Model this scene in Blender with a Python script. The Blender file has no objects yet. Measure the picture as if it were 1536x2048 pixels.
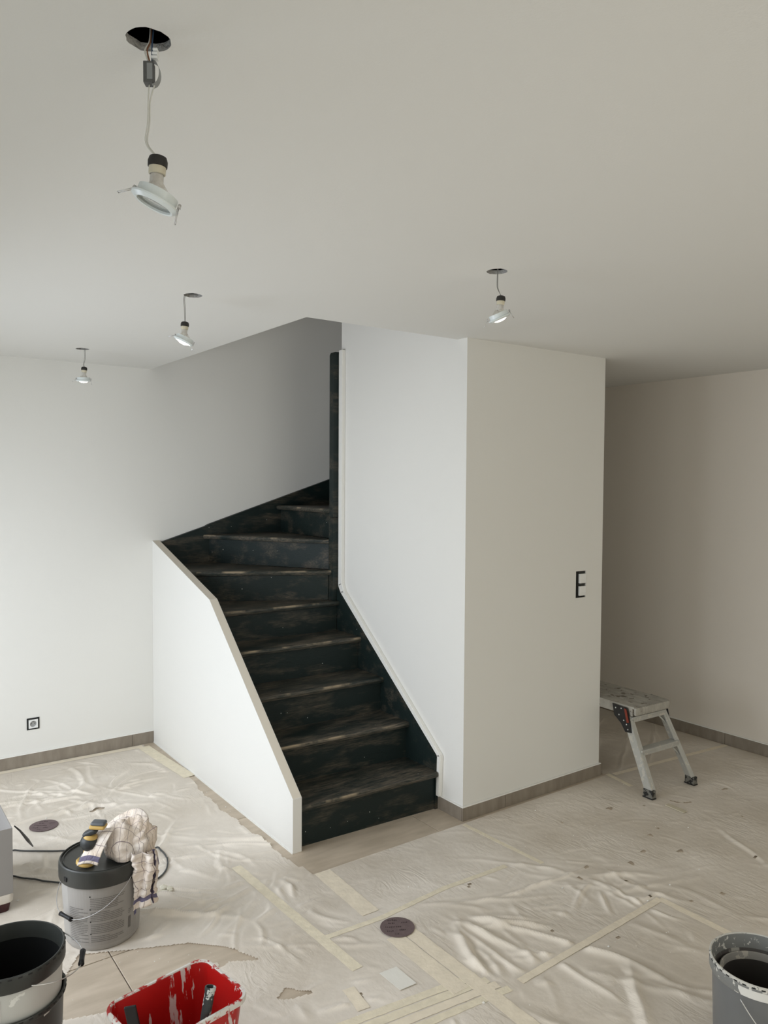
import bpy, bmesh, math, random
import numpy as np
from mathutils import Vector, Matrix, noise as mnoise
random.seed(7)
S = bpy.context.scene
COL = S.collection
PI = math.pi

# ------------------------------------------------------------------ camera
PITCH, YAW, ROLL, CAMH, FPX = -0.04021, -0.62523, 0.005715, 1.76863, 1545.19
cam = bpy.data.cameras.new('camera'); camo = bpy.data.objects.new('camera', cam); COL.objects.link(camo)
cam.sensor_fit = 'VERTICAL'; cam.sensor_height = 36.0; cam.sensor_width = 27.0
cam.lens = FPX / 2048.0 * 36.0
cam.clip_start = 0.02; cam.clip_end = 60
F = Vector((math.sin(-YAW)*math.cos(PITCH), math.cos(-YAW)*math.cos(PITCH), math.sin(PITCH)))
Rt = Vector((math.cos(-YAW), -math.sin(-YAW), 0)); U = Rt.cross(F)
c_, s_ = math.cos(ROLL), math.sin(ROLL)
R2 = c_*Rt + s_*U; U2 = -s_*Rt + c_*U
camo.matrix_world = Matrix(((R2.x, U2.x, -F.x, 0), (R2.y, U2.y, -F.y, 0), (R2.z, U2.z, -F.z, CAMH), (0, 0, 0, 1)))
S.camera = camo

# ------------------------------------------------------------------ light
vs = S.view_settings
vs.view_transform = 'Standard'; vs.look = 'None'; vs.gamma = 1.0; vs.exposure = -0.12
vs.use_curve_mapping = False
world = bpy.data.worlds.new('sky'); S.world = world; world.use_nodes = True
world.node_tree.nodes['Background'].inputs[0].default_value = (0.75, 0.87, 1.0, 1)
world.node_tree.nodes['Background'].inputs[1].default_value = 1.0

def area(name, loc, size, energy, col, direction, spread=180):
    l = bpy.data.lights.new(name, 'AREA'); l.shape = 'RECTANGLE'; l.size, l.size_y = size
    l.energy = energy; l.color = col; l.spread = math.radians(spread)
    o = bpy.data.objects.new(name, l); COL.objects.link(o); o.location = loc
    o.rotation_euler = Vector(direction).to_track_quat('-Z', 'Z').to_euler()
    return o
# daylight entering by the glazed doors in the left wall and the window wall behind the photographer
area('daylight_left', (-0.72, 3.35, 1.15), (1.4, 2.0), 60, (0.87, 0.915, 1.0), (1, 0, -.55), 165)
area('daylight_left_near', (-0.72, 1.05, 1.08), (1.8, 2.0), 16, (1.0, 0.96, 0.90), (1, 0, -.5), 150)
area('daylight_behind', (1.7, -2.45, 1.15), (2.4, 2.1), 45, (1.0, 0.93, 0.79), (0, 1, -.08))
area('fill_upstairs', (1.05, 2.9, 3.9), (1.2, 1.2), 11, (1.0, 0.95, 0.88), (1, 0, -.3))  # added fill lamp in the closed upper storey, lifts the stairwell walls

# ------------------------------------------------------------------ helpers
def M_(name, col=(0.8, 0.8, 0.8), rough=0.5, metal=0.0, noise=0.0, nscale=20, bump=0.0, bscale=60, col2=None, spec=0.5, coat=0.0, emit=0.0, stretch=None, obj=True):
    m = bpy.data.materials.new(name); m.use_nodes = True
    nt = m.node_tree; b = nt.nodes['Principled BSDF']
    b.inputs['Base Color'].default_value = (*col, 1); b.inputs['Roughness'].default_value = rough
    b.inputs['Metallic'].default_value = metal; b.inputs['Specular IOR Level'].default_value = spec
    b.inputs['Coat Weight'].default_value = coat
    if emit:
        b.inputs['Emission Color'].default_value = (*col, 1); b.inputs['Emission Strength'].default_value = emit
    tc = nt.nodes.new('ShaderNodeTexCoord'); src = tc.outputs['Object']
    if stretch:
        mp = nt.nodes.new('ShaderNodeMapping'); mp.inputs['Scale'].default_value = stretch
        nt.links.new(src, mp.inputs['Vector']); src = mp.outputs['Vector']
    if noise or col2:
        n = nt.nodes.new('ShaderNodeTexNoise'); n.inputs['Scale'].default_value = nscale; n.inputs['Detail'].default_value = 6
        nt.links.new(src, n.inputs['Vector'])
        r = nt.nodes.new('ShaderNodeValToRGB'); r.color_ramp.elements[0].position = 0.35; r.color_ramp.elements[1].position = 0.68
        c2 = col2 if col2 else tuple(min(1, c*(1+noise)) for c in col)
        c1 = col if col2 else tuple(c*(1-noise) for c in col)
        r.color_ramp.elements[0].color = (*c1, 1); r.color_ramp.elements[1].color = (*c2, 1)
        nt.links.new(n.outputs['Fac'], r.inputs['Fac']); nt.links.new(r.outputs['Color'], b.inputs['Base Color'])
    if bump:
        n2 = nt.nodes.new('ShaderNodeTexNoise'); n2.inputs['Scale'].default_value = bscale; n2.inputs['Detail'].default_value = 4
        nt.links.new(src, n2.inputs['Vector'])
        bp = nt.nodes.new('ShaderNodeBump'); bp.inputs['Strength'].default_value = bump; bp.inputs['Distance'].default_value = 0.01
        nt.links.new(n2.outputs['Fac'], bp.inputs['Height']); nt.links.new(bp.outputs['Normal'], b.inputs['Normal'])
    return m

def splat(m, col, thr=0.62, scale=40, stretch=(1, 1, 1), soft=0.02, rough=0.6):
    """dried paint drips and spots over an existing material"""
    nt = m.node_tree; b = nt.nodes['Principled BSDF']
    tc = nt.nodes.new('ShaderNodeTexCoord'); mp = nt.nodes.new('ShaderNodeMapping'); mp.inputs['Scale'].default_value = stretch
    nt.links.new(tc.outputs['Object'], mp.inputs['Vector'])
    n = nt.nodes.new('ShaderNodeTexNoise'); n.inputs['Scale'].default_value = scale; n.inputs['Detail'].default_value = 5; n.inputs['Roughness'].default_value = .6
    nt.links.new(mp.outputs['Vector'], n.inputs['Vector'])
    r = nt.nodes.new('ShaderNodeValToRGB'); r.color_ramp.elements[0].position = thr; r.color_ramp.elements[1].position = thr+soft
    nt.links.new(n.outputs['Fac'], r.inputs['Fac'])
    mx = nt.nodes.new('ShaderNodeMix'); mx.data_type = 'RGBA'
    inp = b.inputs['Base Color']
    if inp.is_linked: nt.links.new(inp.links[0].from_socket, mx.inputs[6])
    else: mx.inputs[6].default_value = inp.default_value[:]
    mx.inputs[7].default_value = (*col, 1)
    nt.links.new(r.outputs['Color'], mx.inputs[0]); nt.links.new(mx.outputs[2], inp)
    return m

def mk(name, verts, faces, mat=None, parent=None, smooth=False, kind=None, loc=None):
    me = bpy.data.meshes.new(name); me.from_pydata([tuple(v) for v in verts], [], faces); me.validate()
    bm = bmesh.new(); bm.from_mesh(me); bmesh.ops.recalc_face_normals(bm, faces=bm.faces); bm.to_mesh(me); bm.free()
    return fin(name, me, mat, parent, smooth, kind)
def fin(name, me, mat, parent=None, smooth=False, kind=None):
    if smooth:
        me.polygons.foreach_set('use_smooth', [True]*len(me.polygons))
    mats = mat if isinstance(mat, (list, tuple)) else [mat]
    for m in mats:
        if m: me.materials.append(m)
    o = bpy.data.objects.new(name, me); COL.objects.link(o)
    if parent: o.parent = parent
    if kind: o['kind'] = kind
    return o
def bmo(name, bm, mat, parent=None, smooth=False, kind=None, recalc=True):
    if recalc: bmesh.ops.recalc_face_normals(bm, faces=bm.faces)
    me = bpy.data.meshes.new(name); bm.to_mesh(me); bm.free()
    return fin(name, me, mat, parent, smooth, kind)
def sharp(o, ang=40):
    me = o.data
    me.polygons.foreach_set('use_smooth', [True]*len(me.polygons))
    bm = bmesh.new(); bm.from_mesh(me)
    for e in bm.edges:
        if len(e.link_faces) == 2 and e.calc_face_angle(0) > math.radians(ang): e.smooth = False
    bm.to_mesh(me); bm.free(); return o
def box_bm(bm, lo, hi, bev=0.0, rot=None):
    g = bmesh.ops.create_cube(bm, size=1)
    vs_ = g['verts']
    for v in vs_:
        v.co = Vector([lo[i] if v.co[i] < 0 else hi[i] for i in range(3)])
        if rot: v.co = rot @ v.co
    if bev:
        es = list({e for v in vs_ for e in v.link_edges})
        bmesh.ops.bevel(bm, geom=es, offset=bev, segments=2, affect='EDGES', profile=0.6)
def box(name, lo, hi, mat, parent=None, bev=0.0, kind=None):
    bm = bmesh.new(); box_bm(bm, lo, hi, bev); return bmo(name, bm, mat, parent, kind=kind)
def prism(name, poly, axis, a, b, mat, parent=None, bev=0.0, kind=None):
    """poly: 2D points; axis 'x': poly=(y,z) extruded x from a to b; 'y': (x,z); 'z': (x,y)"""
    def P(p, t): return {'x': (t, p[0], p[1]), 'y': (p[0], t, p[1]), 'z': (p[0], p[1], t)}[axis]
    bm = bmesh.new(); A = [bm.verts.new(P(p, a)) for p in poly]; B = [bm.verts.new(P(p, b)) for p in poly]
    n = len(poly); bm.faces.new(A); bm.faces.new(B[::-1])
    for i in range(n): bm.faces.new((A[i], A[(i+1) % n], B[(i+1) % n], B[i]))
    if bev: bmesh.ops.bevel(bm, geom=list(bm.edges), offset=bev, segments=2, affect='EDGES', profile=0.6)
    return bmo(name, bm, mat, parent, kind=kind)
def lathe_bm(bm, prof, n=32, cx=0, cy=0, rot=None, org=None, a0=0, a1=2*PI):
    full = abs(a1-a0-2*PI) < 1e-6
    rings = []
    for (r, z) in prof:
        ring = []
        cnt = n if full else n+1
        if r < 1e-6:
            p = Vector((cx, cy, z)); 
            if rot: p = rot @ p
            if org: p = p + Vector(org)
            rings.append([bm.verts.new(p)]); continue
        for k in range(cnt):
            t = a0+(a1-a0)*k/n; p = Vector((cx+r*math.cos(t), cy+r*math.sin(t), z))
            if rot: p = rot @ p
            if org: p = p + Vector(org)
            ring.append(bm.verts.new(p))
        rings.append(ring)
    for A, B in zip(rings, rings[1:]):
        if len(A) == 1 and len(B) == 1: continue
        m = n if full else n
        for k in range(m):
            k2 = (k+1) % len(A if len(A) > 1 else B)
            try:
                if len(A) == 1: bm.faces.new((A[0], B[k2], B[k]))
                elif len(B) == 1: bm.faces.new((A[k], A[k2], B[0]))
                else: bm.faces.new((A[k], A[k2], B[k2], B[k]))
            except ValueError: pass
def lathe(name, prof, mat, parent=None, n=32, cx=0, cy=0, rot=None, org=None, ang=40, a0=0, a1=2*PI):
    bm = bmesh.new(); lathe_bm(bm, prof, n, cx, cy, rot, org, a0, a1)
    return sharp(bmo(name, bm, mat, parent), ang)
def smoothpath(pts, sub=6):
    P = [Vector(p) for p in pts]; out = []
    for i in range(len(P)-1):
        p0 = P[max(i-1, 0)]; p1 = P[i]; p2 = P[i+1]; p3 = P[min(i+2, len(P)-1)]
        for k in range(sub):
            t = k/sub
            out.append(0.5*((2*p1)+(-p0+p2)*t+(2*p0-5*p1+4*p2-p3)*t*t+(-p0+3*p1-3*p2+p3)*t**3))
    out.append(P[-1]); return out
def tube_bm(bm, pts, r, n=8):
    P = [Vector(p) for p in pts]; prev = None; up = Vector((0.013, 0.02, 1)).normalized()
    for i, p in enumerate(P):
        d = (P[min(i+1, len(P)-1)]-P[max(i-1, 0)]).normalized()
        ref = up if abs(d.dot(up)) < 0.95 else Vector((1, 0.1, 0))
        if prev is not None: ref = prev_x - d*prev_x.dot(d)
        x = ref-d*ref.dot(d); x.normalize(); y = d.cross(x); prev_x = x
        rr = r[i] if isinstance(r, (list, tuple)) else r
        ring = [bm.verts.new(p+x*rr*math.cos(2*PI*k/n)+y*rr*math.sin(2*PI*k/n)) for k in range(n)]
        if prev: 
            for k in range(n): bm.faces.new((prev[k], prev[(k+1) % n], ring[(k+1) % n], ring[k]))
        else: bm.faces.new(ring[::-1])
        prev = ring
    bm.faces.new(prev)
def tube(name, pts, r, mat, parent=None, n=8, sub=6):
    pp = smoothpath(pts, sub) if sub else pts
    bm = bmesh.new(); tube_bm(bm, pp, r, n); return bmo(name, bm, mat, parent, smooth=True)
def thing(name, label, cat, loc=(0, 0, 0), group=None, rotz=0):
    o = bpy.data.objects.new(name, None); COL.objects.link(o); o.location = loc; o.rotation_euler = (0, 0, rotz)
    o.empty_display_size = 0.1; o['label'] = label; o['category'] = cat
    if group: o['group'] = group
    return o
def tag(o, label, cat, group=None, kind=None):
    o['label'] = label; o['category'] = cat
    if group: o['group'] = group
    if kind: o['kind'] = kind
    return o

# ------------------------------------------------------------------ measures of the room (metres)
X1, X1R = 1.7587, 1.808          # low partition beside the stairs
YB = 5.081                        # back wall
YP = 3.159                        # free end of the partition
XB, YF, XR = 2.659, 2.967, 3.751  # boxed-in block
YO = 3.040                        # edge of the stairwell
XW = 4.906                        # right-hand wall
XL, YN = -0.62, -2.35
CH = 2.5

# ------------------------------------------------------------------ materials of the setting
wall_m = M_('wall_paint', (0.795, 0.785, 0.748), 0.85, bump=0.06, bscale=220, spec=0.25)
hall_m = M_('wall_right_taupe', (0.77, 0.715, 0.64), 0.85, bump=0.06, bscale=220, spec=0.25)  # right-hand wall, warmer and browner than the other walls
ceil_m = M_('ceiling_paint', (0.782, 0.774, 0.742), 0.9, bump=0.05, bscale=180, spec=0.2)
trim_m = M_('plaster_bead', (0.84, 0.83, 0.79), 0.8, bump=0.3, bscale=60, spec=0.2)
warm_top_m = M_('partition_top_warm_light', (0.76, 0.70, 0.60), 0.8, bump=0.05, bscale=100, spec=0.25)  # same paint as the partition sides, warm bounce light put into the colour
tile_m = M_('floor_tile', (0.46, 0.385, 0.295), 0.45, col2=(0.58, 0.49, 0.385), nscale=5, stretch=(1, 4, 1), bump=0.05, bscale=50, spec=0.4)
skirt_m = M_('skirting_tile', (0.235, 0.20, 0.16), 0.5, col2=(0.30, 0.26, 0.21), nscale=7, stretch=(4, 4, 1), spec=0.35)
grout_m = M_('grout', (0.17, 0.155, 0.135), 0.9)
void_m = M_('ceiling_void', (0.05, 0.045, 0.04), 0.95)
board_m = M_('plasterboard_edge', (0.42, 0.41, 0.39), 0.95, bump=0.8, bscale=120)

# ------------------------------------------------------------------ floor and its tiles
floor = box('floor', (XL-0.2, YN-0.2, -0.12), (XW+0.2, YB+0.12, -0.0065), grout_m, kind='structure')
tile_mesh = {}
def tile(x0, x1, y0, y1):
    k = (round(x1-x0, 3), round(y1-y0, 3))
    if k not in tile_mesh:
        bm = bmesh.new(); box_bm(bm, (0, 0, -0.007), (k[0], k[1], 0.0)); tile_mesh[k] = bm
        bmesh.ops.bevel(bm, geom=[e for e in bm.edges if all(v.co.z > -0.001 for v in e.verts)], offset=0.0012, segments=1, affect='EDGES')
        me = bpy.data.meshes.new('tile'); bm.to_mesh(me); bm.free(); me.materials.append(tile_m); tile_mesh[k] = me
    o = bpy.data.objects.new('tile', tile_mesh[k]); COL.objects.link(o); o.location = (x0, y0, 0); o.parent = floor
g = 0.0018
xs = [XL] + [-0.001+0.827*i for i in range(0, 6)] + [XW]
ys = [YN] + [1.255+0.8*i for i in range(-4, 5)] + [YB]
for xa, xb in zip(xs, xs[1:]):
    for ya, yb in zip(ys, ys[1:]):
        tile(xa+g, xb-g, ya+g, yb-g)

# ------------------------------------------------------------------ ceiling with stairwell opening and four cut-outs
HOLES = {'far': (1.183, 4.544), 'middle': (1.195, 2.960), 'near': (0.449, 1.300), 'right': (1.910, 1.981)}
HR = 0.036
bm = bmesh.new()
def loop(pts, z):
    v = [bm.verts.new((p[0], p[1], z)) for p in pts]
    e = [bm.edges.new((v[i], v[(i+1) % len(v)])) for i in range(len(v))]
    return v, e
outer = [(XL-0.1, YN-0.1), (XW+0.1, YN-0.1), (XW+0.1, YB+0.1), (3.70, YB+0.1), (3.70, YO), (X1, YO), (X1, YB+0.1), (XL-0.1, YB+0.1)]
vo, eo = loop(outer, CH); alle = list(eo); rims = []
rr = random.Random(3)
for (hx, hy) in HOLES.values():
    pts = []
    for k in range(28):
        t = 2*PI*k/28; r = HR*(1+rr.uniform(-0.025, 0.03)+(0.07 if k in (7, 19) else 0)); pts.append((hx+r*math.cos(t), hy+r*math.sin(t)))
    v, e = loop(pts, CH); alle += e; rims.append(v)
bmesh.ops.triangle_fill(bm, use_beauty=True, use_dissolve=False, edges=alle)
bm.faces.ensure_lookup_table()
for f in bm.faces: f.material_index = 0
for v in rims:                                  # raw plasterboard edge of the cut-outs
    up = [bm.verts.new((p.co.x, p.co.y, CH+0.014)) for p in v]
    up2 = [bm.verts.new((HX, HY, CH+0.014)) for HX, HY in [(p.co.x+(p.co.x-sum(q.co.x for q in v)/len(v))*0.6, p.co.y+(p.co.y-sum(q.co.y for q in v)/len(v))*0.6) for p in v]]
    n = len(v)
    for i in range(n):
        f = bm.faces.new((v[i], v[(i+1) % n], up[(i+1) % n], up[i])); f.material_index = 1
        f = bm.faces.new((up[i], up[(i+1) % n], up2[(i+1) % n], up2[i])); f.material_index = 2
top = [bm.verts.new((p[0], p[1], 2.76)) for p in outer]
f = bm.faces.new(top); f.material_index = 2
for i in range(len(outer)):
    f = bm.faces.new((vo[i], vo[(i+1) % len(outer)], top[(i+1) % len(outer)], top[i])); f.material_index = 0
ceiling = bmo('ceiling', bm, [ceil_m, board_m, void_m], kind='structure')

# ------------------------------------------------------------------ walls
box('wall_back', (XL-0.12, YB, -0.1), (XW+0.12, YB+0.12, 5.2), wall_m, kind='structure')
box('wall_right', (XW, YN-0.12, -0.1), (XW+0.12, YB, 2.6), hall_m, kind='structure')
def holed(name, plane, t0, t1, a0, a1, z1, holes):
    """wall slab with rectangular openings; plane 'x' (spans y) or 'y' (spans x)"""
    bm = bmesh.new(); cuts = sorted(holes); a = a0
    def B(aa, ab, za, zb):
        if ab-aa < 1e-4 or zb-za < 1e-4: return
        if plane == 'x': box_bm(bm, (t0, aa, za), (t1, ab, zb))
        else: box_bm(bm, (aa, t0, za), (ab, t1, zb))
    for (h0, h1, hz0, hz1) in cuts:
        B(a, h0, -0.1, z1); B(h0, h1, -0.1, hz0); B(h0, h1, hz1, z1); a = h1
    B(a, a1, -0.1, z1)
    return bmo(name, bm, wall_m, kind='structure')
holed('wall_left', 'x', XL-0.2, XL, YN-0.12, YB, 2.6, [(0.10, 2.00, 0.02, 2.15), (2.60, 4.44, 0.02, 2.15)])
holed('wall_near', 'y', YN-0.2, YN, XL-0.1, XW+0.12, 2.6, [(0.4, 3.0, 0.10, 2.2)])
frame_m = M_('window_frame', (0.75, 0.75, 0.74), 0.4)
glass_m = bpy.data.materials.new('window_glass'); glass_m.use_nodes = True
_n = glass_m.node_tree; _n.nodes.clear(); _o = _n.nodes.new('ShaderNodeOutputMaterial'); _t = _n.nodes.new('ShaderNodeBsdfTransparent'); _g = _n.nodes.new('ShaderNodeBsdfGlossy'); _m = _n.nodes.new('ShaderNodeMixShader')
_t.inputs[0].default_value = (0.97, 0.98, 0.97, 1); _g.inputs['Roughness'].default_value = 0.02; _m.inputs[0].default_value = 0.05
_n.links.new(_t.outputs[0], _m.inputs[1]); _n.links.new(_g.outputs[0], _m.inputs[2]); _n.links.new(_m.outputs[0], _o.inputs[0])
def window(name, plane, t, a0, a1, z0, z1):
    e = bpy.data.objects.new(name, None); COL.objects.link(e); e['kind'] = 'structure'
    e.location = (t, (a0+a1)/2, z0) if plane == 'x' else ((a0+a1)/2, t, z0)
    W = Matrix.Translation(-e.location)
    bm = bmesh.new()
    def B(aa, ab, za, zb, th=0.03):
        lo, hi = ((t-th, aa, za), (t+th, ab, zb)) if plane == 'x' else ((aa, t-th, za), (ab, t+th, zb))
        box_bm(bm, lo, hi)
    m = (a0+a1)/2
    B(a0, a0+.05, z0, z1); B(a1-.05, a1, z0, z1); B(a0+.05, a1-.05, z0, z0+.05); B(a0+.05, a1-.05, z1-.05, z1); B(m-.04, m+.04, z0+.05, z1-.05)
    bmesh.ops.transform(bm, matrix=W, verts=bm.verts); bmo('window_frame', bm, frame_m, e)
    for (p, q) in ((a0+.05, m-.04), (m+.04, a1-.05)):
        bm = bmesh.new(); lo, hi = ((t-.004, p, z0+.05), (t+.004, q, z1-.05)) if plane == 'x' else ((p, t-.004, z0+.05), (q, t+.004, z1-.05))
        box_bm(bm, lo, hi); bmesh.ops.transform(bm, matrix=W, verts=bm.verts); bmo('pane', bm, glass_m, e)
window('window_1', 'x', XL-0.06, 2.60, 4.44, 0.02, 2.15)
window('window_2', 'x', XL-0.06, 0.10, 2.00, 0.02, 2.15)
window('window_3', 'y', YN-0.06, 0.4, 3.0, 0.10, 2.2)
# boxed-in block right of the stairs; its switch is let into the front
SW = (3.518, 3.605, 1.094, 1.250)
bm = bmesh.new()
box_bm(bm, (XB, YF, -0.05), (SW[0], YF+0.07, 2.5)); box_bm(bm, (SW[1], YF, -0.05), (XR, YF+0.07, 2.5))
box_bm(bm, (SW[0], YF, -0.05), (SW[1], YF+0.07, SW[2])); box_bm(bm, (SW[0], YF, SW[3]), (SW[1], YF+0.07, 2.5))
bmesh.ops.remove_doubles(bm, verts=bm.verts, dist=1e-5)
bmo('wall_block', bm, wall_m, kind='structure')
box('wall_block_side', (XR-0.07, YF+0.07, -0.05), (XR, YB, 2.5), wall_m, kind='structure')
box('wall_stair', (XB, YF+0.07, -0.05), (XB+0.07, 4.150, 3.40), wall_m, kind='structure')
box('wall_stair_rear', (XB+0.07, 4.080, -0.05), (XR-0.07, 4.150, 3.40), wall_m, kind='structure')
# upper storey round the stairwell
box('wall_upper_left', (0.9, 1.9, 2.78), (1.0, YB, 5.2), wall_m, kind='structure')
box('wall_upper_near', (1.0, 1.9, 2.78), (XW, 2.0, 5.2), wall_m, kind='structure')
box('wall_upper_right', (XW-0.1, 2.0, 2.78), (XW, YB, 5.2), wall_m, kind='structure')
box('ceiling_upper', (0.9, 1.9, 5.2), (XW, YB+0.12, 5.3), ceil_m, kind='structure')
# low sloping partition
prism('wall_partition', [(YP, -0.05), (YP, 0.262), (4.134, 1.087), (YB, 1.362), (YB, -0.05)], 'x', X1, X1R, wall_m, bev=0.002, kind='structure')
pw = bpy.data.objects['wall_partition']; pw.data.materials.append(warm_top_m)
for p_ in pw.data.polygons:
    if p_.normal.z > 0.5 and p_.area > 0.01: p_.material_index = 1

# ------------------------------------------------------------------ skirting tiles
def skirting(name, plane, t, a0, a1, joints, side, h=0.078, th=0.010):
    """plane 'y': runs along x at y=t, sticking out towards side*y"""
    e = bpy.data.objects.new(name, None); COL.objects.link(e); e['kind'] = 'structure'
    e.location = ((a0+a1)/2, t, 0) if plane == 'y' else (t, (a0+a1)/2, 0)
    L = e.location
    pts = [a0]+joints+[a1]
    for p, q in zip(pts, pts[1:]):
        lo = [p+0.001, min(t, t+side*th), 0.0]; hi = [q-0.001, max(t, t+side*th), h]
        if plane == 'x': lo[0], lo[1] = lo[1], lo[0]; hi[0], hi[1] = hi[1], hi[0]
        box('tile', [lo[i]-L[i] for i in range(3)], [hi[i]-L[i] for i in range(3)], skirt_m, e, bev=0.0012)
    lo = [a0, min(t, t+side*(th+0.001)), h]; hi = [a1, max(t, t+side*(th+0.001)), h+0.006]
    if plane == 'x': lo[0], lo[1] = lo[1], lo[0]; hi[0], hi[1] = hi[1], hi[0]
    box('plaster_bead', [lo[i]-L[i] for i in range(3)], [hi[i]-L[i] for i in range(3)], trim_m, e, bev=0.002)
    return e
skirting('baseboard_back', 'y', YB, XL, X1, [0.0, 0.81, 1.615], -1)
skirting('baseboard_block', 'y', YF, XB-0.010, XR+0.010, [2.958], -1, h=0.070)
skirting('baseboard_stair', 'x', XB, YF, 3.163, [], -1, h=0.070)
skirting('baseboard_right', 'x', XW, YN, YB, [y for y in (-1.17, -0.37, 0.43, 1.23, 2.03, 2.83, 3.63, 4.43)], -1)
skirting('baseboard_corridor', 'x', XR, YF, YB, [3.65, 4.45], 1, h=0.070)
skirting('baseboard_left', 'x', XL, 2.02, 2.58, [], 1)
# thin plaster fillet left where the partition meets the floor
box('trim_1', (X1-0.004, YP-0.003, 0.0), (X1, YB-0.012, 0.006), trim_m, kind='structure')

# plaster bead that follows the stringer and the post on the stair wall
def ribbon_x(name, prof, x0, x1, mat, kind=None):
    bm = bmesh.new()
    A = [[bm.verts.new((x, p[0], p[1])) for p in pr] for x in (x0, x1) for pr in (prof[0], prof[1])]
    a, b, c, d = A; n = len(a)
    for i in range(n-1):
        bm.faces.new((a[i], a[i+1], b[i+1], b[i])); bm.faces.new((c[i], c[i+1], d[i+1], d[i]))
        bm.faces.new((a[i], a[i+1], c[i+1], c[i])); bm.faces.new((b[i], b[i+1], d[i+1], d[i]))
    bm.faces.new((a[0], b[0], d[0], c[0])); bm.faces.new((a[-1], b[-1], d[-1], c[-1]))
    bmesh.ops.bevel(bm, geom=list(bm.edges), offset=0.003, segments=2, affect='EDGES')
    return bmo(name, bm, mat, kind=kind)
inner = [(3.160, 0.074), (3.154, 0.292), (4.120, 1.058), (4.148, 1.10), (4.148, 2.590)]
outerp = [(3.134, 0.074), (3.126, 0.300), (4.080, 1.070), (4.106, 1.118), (4.106, 2.590)]
ribbon_x('trim_2', (inner, outerp), XB-0.024, XB+0.001, trim_m, 'structure')

# ------------------------------------------------------------------ staircase
def wood_mat(name='sanded_dark_paint', lo=.50, hi=.70, sc=(0.125, 0.098, 0.070, 1)):
    m = bpy.data.materials.new(name); m.use_nodes = True; nt = m.node_tree; b = nt.nodes['Principled BSDF']
    L = nt.links.new
    tc = nt.nodes.new('ShaderNodeTexCoord')
    mp = nt.nodes.new('ShaderNodeMapping'); mp.inputs['Scale'].default_value = (1.5, 3.2, 5); L(tc.outputs['Object'], mp.inputs['Vector'])
    n1 = nt.nodes.new('ShaderNodeTexNoise'); n1.inputs['Scale'].default_value = 2.3; n1.inputs['Detail'].default_value = 5; n1.inputs['Roughness'].default_value = .62; L(mp.outputs[0], n1.inputs['Vector'])
    mp2 = nt.nodes.new('ShaderNodeMapping'); mp2.inputs['Scale'].default_value = (5, 30, 90); L(tc.outputs['Object'], mp2.inputs['Vector'])
    n2 = nt.nodes.new('ShaderNodeTexNoise'); n2.inputs['Scale'].default_value = 2.2; n2.inputs['Detail'].default_value = 6; n2.inputs['Roughness'].default_value = .7; L(mp2.outputs[0], n2.inputs['Vector'])
    r1 = nt.nodes.new('ShaderNodeValToRGB'); r1.color_ramp.elements[0].position = lo; r1.color_ramp.elements[1].position = hi; L(n1.outputs['Fac'], r1.inputs['Fac'])
    r2 = nt.nodes.new('ShaderNodeValToRGB'); r2.color_ramp.elements[0].position = .36; r2.color_ramp.elements[1].position = .66; L(n2.outputs['Fac'], r2.inputs['Fac'])
    mul = nt.nodes.new('ShaderNodeMath'); mul.operation = 'MULTIPLY'; L(r1.outputs[0], mul.inputs[0]); L(r2.outputs[0], mul.inputs[1])
    mx = nt.nodes.new('ShaderNodeMix'); mx.data_type = 'RGBA'
    mx.inputs[6].default_value = (0.0070, 0.0150, 0.0140, 1); mx.inputs[7].default_value = sc; L(mul.outputs[0], mx.inputs[0])
    at = nt.nodes.new('ShaderNodeAttribute'); at.attribute_name = 'wear'
    n3 = nt.nodes.new('ShaderNodeTexNoise'); n3.inputs['Scale'].default_value = 7; n3.inputs['Detail'].default_value = 4; L(tc.outputs['Object'], n3.inputs['Vector'])
    r3 = nt.nodes.new('ShaderNodeValToRGB'); r3.color_ramp.elements[0].position = .50; r3.color_ramp.elements[1].position = .62; L(n3.outputs['Fac'], r3.inputs['Fac'])
    m3 = nt.nodes.new('ShaderNodeMath'); m3.operation = 'MULTIPLY'; L(at.outputs['Fac'], m3.inputs[0]); L(r3.outputs[0], m3.inputs[1])
    mx2 = nt.nodes.new('ShaderNodeMix'); mx2.data_type = 'RGBA'; L(m3.outputs[0], mx2.inputs[0]); L(mx.outputs[2], mx2.inputs[6]); mx2.inputs[7].default_value = (0.34, 0.27, 0.18, 1)
    # a few fine white plaster specks
    vo = nt.nodes.new('ShaderNodeTexVoronoi'); vo.inputs['Scale'].default_value = 14; L(tc.outputs['Object'], vo.inputs['Vector'])
    lt = nt.nodes.new('ShaderNodeMath'); lt.operation = 'LESS_THAN'; lt.inputs[1].default_value = 0.035; L(vo.outputs['Distance'], lt.inputs[0])
    mx3 = nt.nodes.new('ShaderNodeMix'); mx3.data_type = 'RGBA'; L(lt.outputs[0], mx3.inputs[0]); L(mx2.outputs[2], mx3.inputs[6]); mx3.inputs[7].default_value = (0.5, 0.5, 0.46, 1)
    L(mx3.outputs[2], b.inputs['Base Color'])
    b.inputs['Roughness'].default_value = .52; b.inputs['Specular IOR Level'].default_value = .32
    bp = nt.nodes.new('ShaderNodeBump'); bp.inputs['Strength'].default_value = .35; bp.inputs['Distance'].default_value = .004; L(n2.outputs['Fac'], bp.inputs['Height']); L(bp.outputs[0], b.inputs['Normal'])
    return m
wood = wood_mat()
wood_tread = wood_mat('sanded_tread', .32, .62, (0.165, 0.135, 0.100, 1))
stair = thing('staircase', 'dark green-black winder staircase with sanded worn treads, turning right behind the white wall', 'staircase', (2.2, 3.2, 0))
SO = Vector(stair.location)
RISE = 0.1965; TH = 0.030
def zt(i): return [0, .210, .416, .617, .816, 1.006, 1.197, 1.391, 1.585, 1.780, 1.975, 2.170][i]
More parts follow.
